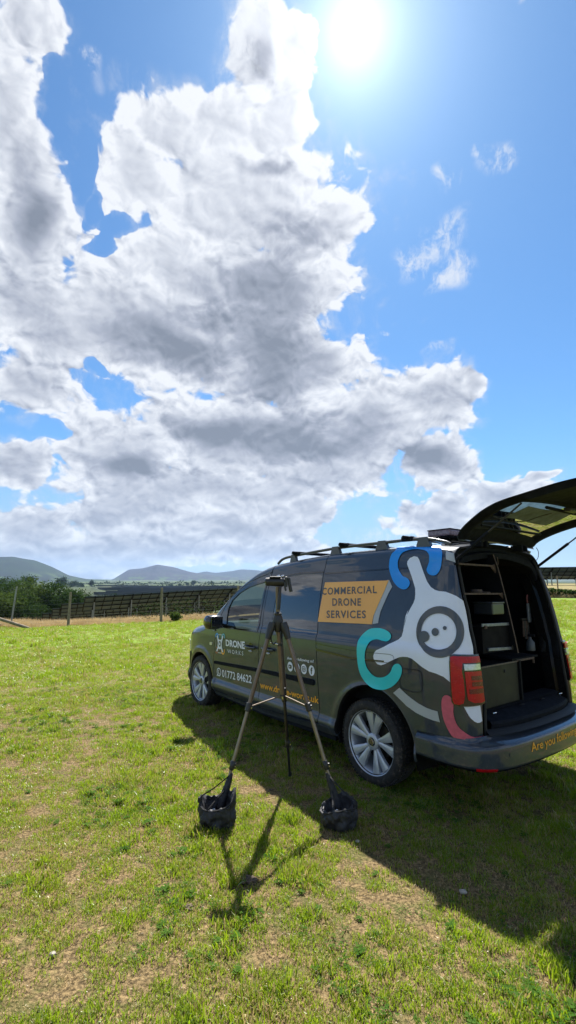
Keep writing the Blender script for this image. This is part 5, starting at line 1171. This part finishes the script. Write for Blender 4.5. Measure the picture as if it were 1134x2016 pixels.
for x in np.arange(16,44,3.4):
    y=46-.1*(x-16); z=T1(x,y); MB().tube([(x,y,z-.2),(x,y,z+1.55)],.06,8).build('post',M_POSTW,fr)
    if last:
        for q in (.3,.6,.9,1.2,1.45): wm.tube([(last[0],last[1],last[2]+q),(x,y,z+q)],.006,4,cap=False)
    last=(x,y,z)
wm.build('wire',M_WIRE,fr)['kind']='stuff'
# ---- trees and shrubs
def leafm(name,c,t,dark=.55):
    m=bpy.data.materials.new(name); m.use_nodes=True; N=NT(m.node_tree); N.n.clear(); o=N.node('ShaderNodeOutputMaterial')
    at=N.node('ShaderNodeAttribute',attribute_name='tint').outputs['Fac']; oi=N.node('ShaderNodeObjectInfo')
    col=N.mix(at,tuple(x*dark for x in c),tuple(x*1.35 for x in c)); d=N.node('ShaderNodeBsdfDiffuse'); N.put(d.inputs[0],col)
    tr=N.node('ShaderNodeBsdfTranslucent'); N.put(tr.inputs[0],N.mix(at,tuple(x*dark for x in t),t)); a=N.node('ShaderNodeMixShader'); a.inputs[0].default_value=.38
    N.l.new(d.outputs[0],a.inputs[1]); N.l.new(tr.outputs[0],a.inputs[2]); N.l.new(a.outputs[0],o.inputs[0]); return m
M_LEAF=leafm('bush_leaves',(.034,.062,.020),(.055,.105,.022),.35); M_LEAF2=leafm('dark_leaves',(.025,.042,.018),(.035,.06,.02)); M_LEAF3=leafm('pale_leaves',(.060,.092,.026),(.095,.15,.03),.35)
M_BARK=mk('bark',(.09,.07,.05),.9,var=.3,bump=.5)
def crown(lumps,nl,size,seed,m,parent,name='crown'):
    """leaf-sized faces gathered in sprays over and inside a set of rounded lumps"""
    rg=np.random.default_rng(seed); V=[];F=[];T=[]
    vol=np.array([l[3]*l[4]*l[5] for l in lumps])**.67; pr=vol/vol.sum()
    ns=nl//14
    for s in range(ns):
        l=lumps[rg.choice(len(lumps),p=pr)]; d=rg.normal(size=3); d/=np.linalg.norm(d); rr=rg.uniform(.62,1.06)**.6
        if d[2]<-.5: d[2]*=-.6
        c=np.array(l[:3])+d*np.array(l[3:6])*rr; tt=rg.uniform(0,1)
        for k in range(14):
            p=c+rg.normal(size=3)*size*1.5; n=rg.normal(size=3)+d*.8+np.array([0,0,.4]); n/=np.linalg.norm(n)
            u=np.cross(n,rg.normal(size=3)); u/=np.linalg.norm(u)+1e-9; w=np.cross(n,u); a=size*rg.uniform(.6,1.2); b=a*.55
            i=len(V); V+=[p-u*a,p+w*b,p+u*a,p-w*b]; F.append((i,i+1,i+2,i+3)); T+=[min(1,max(0,tt*.7+rg.uniform(0,.4)-.05))]*4
    o=mesh_ob(name,V,F,m,parent); at=o.data.attributes.new('tint','FLOAT','POINT'); at.data.foreach_set('value',T); return o
def tree(name,x,y,h,w,lab,cat,m,seed,nl=7000,size=.16,group=None,nlump=9,trunk=True,sink=.0):
    rg=random.Random(seed); z=T1(x,y)-sink; r=empty(name,Matrix.Translation((x,y,z))); tag(r,lab,cat,group)
    L_=[]
    for i in range(nlump):
        a=rg.uniform(0,6.28); q=rg.uniform(0,.62)*w/2; zz=h*rg.uniform(.32,.80)*(1-.35*(q/(w/2))**2); s=w*rg.uniform(.16,.27)
        L_.append((q*math.cos(a),q*math.sin(a),zz,s,s,min(s*rg.uniform(.7,1.),h-zz)))
    L_.append((0,0,h*.55,w*.30,w*.30,h*.42))
    crown(L_,nl,size,seed,m,r)
    if trunk:
        mb=MB(); mb.tube([(0,0,-.3),(.03*h,0,h*.25),(0,.02*h,h*.55)],[h*.035,h*.026,h*.012],8)
        for k in range(6):
            a=k*1.05+rg.uniform(-.3,.3); l=L_[k%len(L_)]; mb.tube([(.02*h,0,h*.22+.03*h*k*.5),(l[0]*.5,l[1]*.5,l[2]*.75),(l[0],l[1],l[2])],[h*.014,h*.009,h*.004],6)
        mb.build('trunk',M_BARK,r)
    return r
TG='bushy trees behind the left fence'
for (px,Y,ytop,w,lab,m_) in ((-40,74,1150,10,'dense green tree at the far left edge behind the fence',M_LEAF),(22,80,1149,9,'tall rounded green tree at the left behind the fence',M_LEAF),(70,78,1150,8,'rounded tree with the highest top of the left clump',M_LEAF3),(112,80,1157,8,'bushy tree right of the tallest one in the left clump',M_LEAF),(150,81,1172,7,'lower bushy tree at the right end of the left clump',M_LEAF),(48,74,1172,7,'low dark green bush in front of the left tree clump',M_LEAF),(5,71,1178,7,'low green bush at the left edge in front of the trees',M_LEAF3),(182,84,1188,5,'small outlying bush right of the left tree clump',M_LEAF3)):
    x=(px-567)/900*Y; zt=CAMH-(ytop-1140)/900*Y; tree('bushy_tree',x,Y,max(3,(zt-T1(x,Y))*1.16),w*1.35,lab,'tree',m_,int(px)+100,9000,.17,TG)
DG='distant trees in the valley'
for (px,Y,hh,w,lab) in ((60,600,15,17,'distant dark round tree above the left tree clump'),(8,620,10,16,'distant dark tree at the far left edge below the hill'),(128,900,21,28,'distant wide dark tree with a sloping top, left half of a pair'),(149,900,14,24,'distant dark tree adjoining the wide one to its right'),(185,1000,14,13,'small lone distant tree right of the wide dark pair'),(112,900,9,10,'small distant tree just left of the wide dark pair'),(383,1200,14,15,'small distant dark tree beside a bright green field'),(371,1200,8,11,'tiny distant tree left of the one beside the bright field'),(340,1150,7,16,'low distant tree on the hedge line below the far hill'),(356,1150,7,13,'low distant tree on the hedge line right of its neighbour'),(165,950,9,12,'low distant tree between the wide pair and the lone tree'),(420,1150,7,14,'low distant tree on the hedge line left of the van windscreen')):
    tree('distant_tree',(px-567)/900*Y,Y,hh,w,lab,'tree',M_LEAF2,int(px)+7,1500,hh*.07,DG,nlump=7,sink=0)
# hedges: dark lines across the valley
def hedge(name,pts,h,lab,m,seed,kind=None,size=.5,dens=3.):
    rg=np.random.default_rng(seed); V=[];F=[];T=[]
    for a,b in zip(pts,pts[1:]):
        L_=math.dist(a,b)
        for k in range(int(L_*dens*4)):
            t=rg.uniform(); x=a[0]+(b[0]-a[0])*t+rg.normal()*.35*h*.5; y=a[1]+(b[1]-a[1])*t+rg.normal()*.35*h*.5; z=T1(x,y)+h*rg.uniform(0,1)*(.7+.5*math.sin(x*.13+seed)+.25*math.sin(x*.7))
            n=rg.normal(size=3);n/=np.linalg.norm(n);u=np.cross(n,rg.normal(size=3));u/=np.linalg.norm(u)+1e-9;w=np.cross(n,u);p=np.array([x,y,z])
            i=len(V);V+=[p-u*size,p+w*size*.6,p+u*size,p-w*size*.6];F.append((i,i+1,i+2,i+3));T+=[rg.uniform()]*4
    o=mesh_ob(name,V,F,m); at=o.data.attributes.new('tint','FLOAT','POINT'); at.data.foreach_set('value',T); tag(o,lab,name.replace('_',' ') ,'hedges across the valley' if kind is None else None,kind); return o
hedge('hedge',[(-150,190),(-60,175),(-20,170)],1.6,'dark hedge below the distant solar rows across the valley',M_LEAF2,1,size=.55,dens=1.)
hedge('hedge',[(-330,370),(-60,385),(40,390)],2.4,'dark hedge above the distant solar rows across the valley',M_LEAF2,2,size=.9,dens=.7)
hedge('hedge',[(-170,262),(-112,255),(-100,200)],1.8,'dark hedge left of the distant solar rows',M_LEAF2,4,size=.7,dens=1)
hedge('distant_woodland',[(-1200,1500),(-500,1500),(200,1500),(900,1600)],7,'dark woodland and hedges along the foot of the hills',M_LEAF2,3,'stuff',3,.30)
hedge('distant_woodland',[(-800,1050),(-350,1000),(60,980)],4,'thin dark belt of far trees across the valley',M_LEAF2,5,'stuff',1.6,.5)
hedge('nettle_bank',[(12,36.5),(20,36),(30,35)],.55,'strip of dark nettles along the field edge right of the van',M_LEAF,6,'stuff',.11,70)
hedge('weeds',[(-9,27.5),(0,27.3),(9,29)],.35,'low dark weeds under the fence behind the van',M_LEAF2,8,'stuff',.07,10)
hedge('weeds',[(-10,30.5),(-2,31.5)],.9,'dark scrub behind the fence left of the windscreen',M_LEAF2,9,'stuff',.10,14)
x,y=wpt(351,25.9); tree('weed_tuft',x,y,.42,.7,'green thistle tuft beside the fence post left of the van','plant',M_LEAF3,5,900,.06,trunk=False,nlump=4)
# ================================================================= tripod with weight bags
def G3(px,py,Y): # world point on the view ray at forward distance Y
    d=px2dir(px,py); return Vector((0,0,CAMH))+d*(Y/d.y)
M_BRONZE=mk('bronze_anodised_tube',(.17,.125,.095),.38,.6,.2,var=.12,vscale=20)
M_BRONZ2=mk('pale_bronze_tube',(.24,.20,.15),.35,.6,.2,var=.12,vscale=20)
M_ARM=mk('dull_brass_arm',(.16,.12,.085),.6,.3)
M_BLK=mk('tripod_black_plastic',(.016,.017,.019),.42,var=.2,coat=.15)
tp=empty('tripod',Matrix.Translation((-.06,3.47,T1(-.06,3.47)))); tag(tp,'bronze and black camera tripod standing on the grass in front of the van','tripod'); TI=Matrix.Translation((.06,-3.47,-T1(-.06,3.47)))
def tb(name,P,r,m,par=tp,n=12,sy=1.): 
    o=MB().tube([TI@Vector(p) for p in P],r,n,sy=sy).build(name,m,tp if par is None else par); return o
AP=Vector((-.075,3.47,1.215))
feet={'l':Vector((-.452,3.275,.0)),'r':Vector((.340,3.285,.0)),'b':Vector((.016,3.985,T1(.016,3.985)+.01))}
hips={'l':AP+Vector((-.045,-.02,-.03)),'r':AP+Vector((.045,-.02,-.03)),'b':AP+Vector((.006,.04,-.03))}
cl1={};
for k in 'lrb':
    a=hips[k];b=feet[k]; lg=MB(); d=(b-a)
    c1=a+d*.47; c2=a+d*.775; cl1[k]=c1
    leg=tb('leg',[a+d*.05,c1],.0170 if k!='b' else .025,M_BRONZE if k!='b' else M_BRONZE,sy=.8)
    tb('leg_section',[c1,c2],.0130,M_BRONZ2 if k!='b' else M_DARKM,leg); tb('leg_section',[c2,b],.0100,M_BRONZ2 if k!='b' else M_BLK,leg)
    for c,r in ((c1,.0225),(c2,.0185)):
        u=d.normalized(); tb('leg_clamp',[c-u*.030,c-u*.026,c+u*.022,c+u*.028],[r*.8,r,r,r*.75],M_BLK,leg); q=TI@(c+Vector((.018,-.006,0)))
        MB().box(q,(.014,.018,.034),bev=.003).build('clamp_lever',M_BLK,leg); MB().lathe([(0,.003),(.0035,.003),(.0035,-.003),(0,-.003)],q+Vector((.004,-.010,0)),(0,-1,0),8).build('lever_pin',M_CHROME,leg)
    tb('leg_shoulder',[a-d*.012,a+d*.02,a+d*.085],[.028,.031,.0215],M_BLK,leg)
    if k=='b': tb('rubber_foot',[b+Vector((0,0,.03)),b],[.012,.015],M_BLK,leg)
tb('crown_casting',[AP+Vector((0,0,.035)),AP+Vector((0,0,.0)),AP+Vector((0,0,-.06)),AP+Vector((0,0,-.085))],[.030,.040,.034,.020],M_BLK)
tb('column_collar',[AP+Vector((0,0,.034)),AP+Vector((0,0,.05)),AP+Vector((0,0,.062))],[.028,.030,.018],M_BLK)
tb('centre_column',[AP+Vector((0,0,.05)),AP+Vector((-.004,0,.245))],.0150,M_BRONZE)
tb('centre_column_lower',[AP+Vector((.004,0,-.06)),AP+Vector((.035,.02,-.53))],.0165,M_BRONZE)
hub=AP+Vector((.037,.03,-.515))
tb('spreader_hub',[hub+Vector((0,0,.028)),hub+Vector((0,0,-.028))],[.022,.024],M_BLK); tb('hub_tip',[hub+Vector((0,0,-.03)),hub+Vector((0,0,-.05))],[.008,.004],M_CHROME)
for k in 'lrb': tb('spreader_arm',[hub+Vector((0,0,-.022)),cl1[k]+Vector((0,0,.0))],.0052,M_ARM if k!='b' else M_DARKM,n=8)
tb('locking_collar',[AP+Vector((.012,0,-.165)),AP+Vector((.013,0,-.185))],.0195,M_BLK); tb('locking_knob',[AP+Vector((.0,-.01,-.172)),AP+Vector((-.055,-.025,-.160))],[.007,.0045],M_CHROME)
tb('carry_loop',[AP+Vector(p) for p in spline([(-.03,-.02,-.05),(-.048,-.03,-.10),(-.046,-.03,-.15),(-.03,-.02,-.168),(-.012,-.02,-.15)],5)],.006,M_BLK,n=6)
# head with handle
HD=AP+Vector((.0,0,.27)); hp=TI@HD
hb=MB(); hb.tube([hp+Vector((-.098,0,.010)),hp+Vector((-.09,0,.012)),hp+Vector((-.05,0,.013)),hp+Vector((.035,0,.010)),hp+Vector((.055,0,.008))],[.018,.030,.033,.036,.022],14); hd=hb.build('head',M_BLK,tp)
MB().box(hp+Vector((-.02,0,.046)),(.085,.07,.012),bev=.004).build('camera_plate',M_BLK,hd)
for x in (.005,.035): MB().lathe([(0,.010),(.008,.010),(.010,.0),(.008,-.012),(0,-.012)],hp+Vector((x,0,.053)),(1,0,.2),12).build('plate_screw',M_CHROME,hd)
MB().box(hp+Vector((.062,-.01,.012)),(.020,.05,.075),bev=.005).build('tilt_bracket',M_BLK,hd)
MB().tube([hp+Vector((.082,-.02,.040)),hp+Vector((.085,-.02,.0)),hp+Vector((.098,-.02,-.062))],[.010,.012,.013],10).build('phone_clamp_jaw',M_BLK,hd)
MB().tube([hp+Vector((.048,-.03,.01)),hp+Vector((.058,-.035,-.055))],[.008,.0075],10).build('clamp_screw',M_BLK,hd)
MB().tube([hp+Vector((.020,-.02,-.02)),hp+Vector((.012,-.03,-.10)),hp+Vector((.004,-.028,-.19))],[.008,.012,.014],10).build('pan_handle',M_BLK,hd)
# weight bags
M_CLOTH=mk('black_nylon_cloth',(.018,.019,.023),.6,var=.35,vscale=30,bump=.6,bscale=30)
M_WEB=mk('black_webbing',(.012,.012,.013),.8,bump=.4,bscale=200)
def weight_bag(label,foot,front,seed,tilt):
    g=empty('weight_bag',Matrix.Translation((front.x,front.y,T1(front.x,front.y)))); tag(g,label,'weight bag','weight bags on the tripod legs')
    rg=np.random.default_rng(seed); n=36; A=np.linspace(0,2*np.pi,n,endpoint=False)
    wob=[rg.uniform(-1,1,4) for _ in range(3)]
    def ring(rx,ry,z,sq,fold,tl=0.,dx=0,dy=0):
        out=[]
        for a in A:
            c,s=math.cos(a),math.sin(a); k=(abs(c)**sq+abs(s)**sq)**(-1/sq)
            f=1+fold*(math.sin(3*a+wob[0][0]*3)*.5+math.sin(5*a+wob[1][0]*3+z*20)*.35+math.sin(9*a+wob[2][0]*5-z*35)*.2)
            out.append((rx*k*c*f+dx,ry*k*s*f+dy,z+tl*c+.55*tilt*abs(c)**3*max(0,z-.12)*2.2-.034*max(0,-s)*max(0,min(1,(z-.05)/.1))))
        return out
    R_=[ring(.062,.056,-.016,2.6,.06),ring(.094,.082,.000,2.8,.09),ring(.110,.094,.035,2.8,.10),ring(.116,.098,.08,2.8,.09,.006),ring(.115,.094,.122,3.0,.09,.014),ring(.110,.086,.158,3.2,.08,.022),ring(.103,.079,.163,3.2,.07,.022),ring(.094,.073,.137,2.8,.08,.012),ring(.080,.064,.08,2.4,.10),ring(.05,.045,.04,2.2,.10),ring(.012,.010,.034,2.,.05)]
    mb=MB(); mb.loft(R_); body=mb.build('bag_body',M_CLOTH,g,sharp=80)
    md=body.modifiers.new('s','SUBSURF'); md.levels=1; md.render_levels=2
    tx=bpy.data.textures.new('crumple','CLOUDS'); tx.noise_scale=.05; dm=body.modifiers.new('d','DISPLACE'); dm.texture=tx; dm.strength=.048; dm.mid_level=.5
    rim=R_[5]; MB().tube([Vector(p)+Vector((0,0,.004)) for p in rim[18:36]+rim[:1]],.0065,6).build('rim_binding',M_WEB,body)
    f=Vector(foot)-Vector((front.x,front.y,T1(front.x,front.y))); 
    up=(Vector(AP)-Vector(foot)).normalized()
    MB().tube([f+up*.02,f+up*.12,f+up*.20,f+up*.235],[.028,.026,.019,.013],12).build('leg_sleeve',M_CLOTH,g,sharp=80)
    e1=Vector(rim[20 if tilt>0 else 34]); MB().tube(spline([tuple(e1),tuple(e1+Vector((0.01,0,.03))),tuple((e1+f+up*.2)/2+Vector((-.012*tilt,-.02,.012))),tuple(f+up*.225)],6),.006,6,sy=.4).build('strap',M_WEB,g)
    q=Vector(rim[20 if tilt>0 else 34]); MB().box(q+Vector((0,0,.008)),(.030,.025,.035),bev=.008).build('buckle',M_WEB,g)
    MB().tube(spline([tuple(Vector(rim[24])),tuple(Vector(rim[24])+Vector((.02,.02,.018))),tuple(f+up*.14)],6),.008,6,sy=.5).build('strap',M_WEB,g)
    MB().lathe([(.008,0),(.011,.002),(.011,.005),(.008,.006)],tuple(Vector(rim[26])+Vector((0,.02,.0))),(.3,-1,.3),12,True).build('strap_ring',M_CHROME,g)
    return g
weight_bag('black cloth weight bag on the left foot of the tripod, in the sun',feet['l'],Vector((-.455,3.215,0)),3,1)
weight_bag('black cloth weight bag on the right tripod foot, at the edge of the shade',feet['r'],Vector((.330,3.225,0)),8,-1)
# clods of dry earth on the turf
M_SOIL=mk('dry_earth',(.085,.06,.04),.95,var=.5,vscale=60,bump=.8,bscale=70)
def clod(x,y,r,lab,seed):
    bm=bmesh.new(); bmesh.ops.create_icosphere(bm,subdivisions=4,radius=1); rg=np.random.default_rng(seed); o3=rg.uniform(0,50,3)
    from mathutils import noise as mn
    for v in bm.verts:
        c=v.co.copy(); k=1+.5*mn.fractal(c*1.7+Vector(o3),1.,2.2,5); v.co=Vector((c.x*r*k,c.y*r*.8*k,max(-.3*r,c.z*r*.42*k)))
    me=bpy.data.meshes.new('earth_clod'); bm.to_mesh(me); bm.free(); me.materials.append(M_SOIL); o=bpy.data.objects.new('earth_clod',me); COL.objects.link(o); o.location=(x,y,T1(x,y)+r*.12); tag(o,lab,'clod of earth','clods of earth on the turf')
clod(-.202,2.640,.042,'crumbly clod of earth lying in the tripod shadow',1); clod(-.474,2.442,.024,'small dark clod of earth left of the tripod shadow',2)
clod(-.80,3.93,.020,'small clod of earth on the turf left of the van shadow',3); clod(-.13,3.75,.016,'tiny clod of earth near the back leg of the tripod',4)

# ================================================================= air
hz=MB().box((0,0,150),(19000,19000,380)).build('haze',None); hz['kind']='stuff'
m=bpy.data.materials.new('air'); m.use_nodes=True; N=NT(m.node_tree); N.n.clear(); o=N.node('ShaderNodeOutputMaterial'); pv=N.node('ShaderNodeVolumePrincipled')
pv.inputs['Color'].default_value=(.46,.68,1.,1); pv.inputs['Density'].default_value=HAZE; pv.inputs['Anisotropy'].default_value=.25; N.l.new(pv.outputs[0],o.inputs['Volume']); hz.data.materials.append(m)

# small pale stones lying in the turf
M_STONE=mk('pale_stone',(.30,.27,.23),.9,var=.3,bump=.5,bscale=80)
for (x,y,r,lab) in ((.88,2.55,.016,'small pale stone in the turf at the edge of the van shadow'),(.42,3.02,.012,'tiny pale stone just in front of the right weight bag'),(-.98,2.15,.011,'tiny pale stone in the sunny turf at the lower left')):
    bm=bmesh.new(); bmesh.ops.create_icosphere(bm,subdivisions=3,radius=1)
    for v in bm.verts: v.co=Vector((v.co.x*r*1.2,v.co.y*r,v.co.z*r*.6))*(1+.12*math.sin(v.co.x*4+x*9)*math.cos(v.co.y*5))
    me=bpy.data.meshes.new('stone'); bm.to_mesh(me); bm.free(); me.materials.append(M_STONE); o=bpy.data.objects.new('stone',me); COL.objects.link(o); o.location=(x,y,T1(x,y)+r*.4+.008); tag(o,lab,'stone','pale stones in the turf')
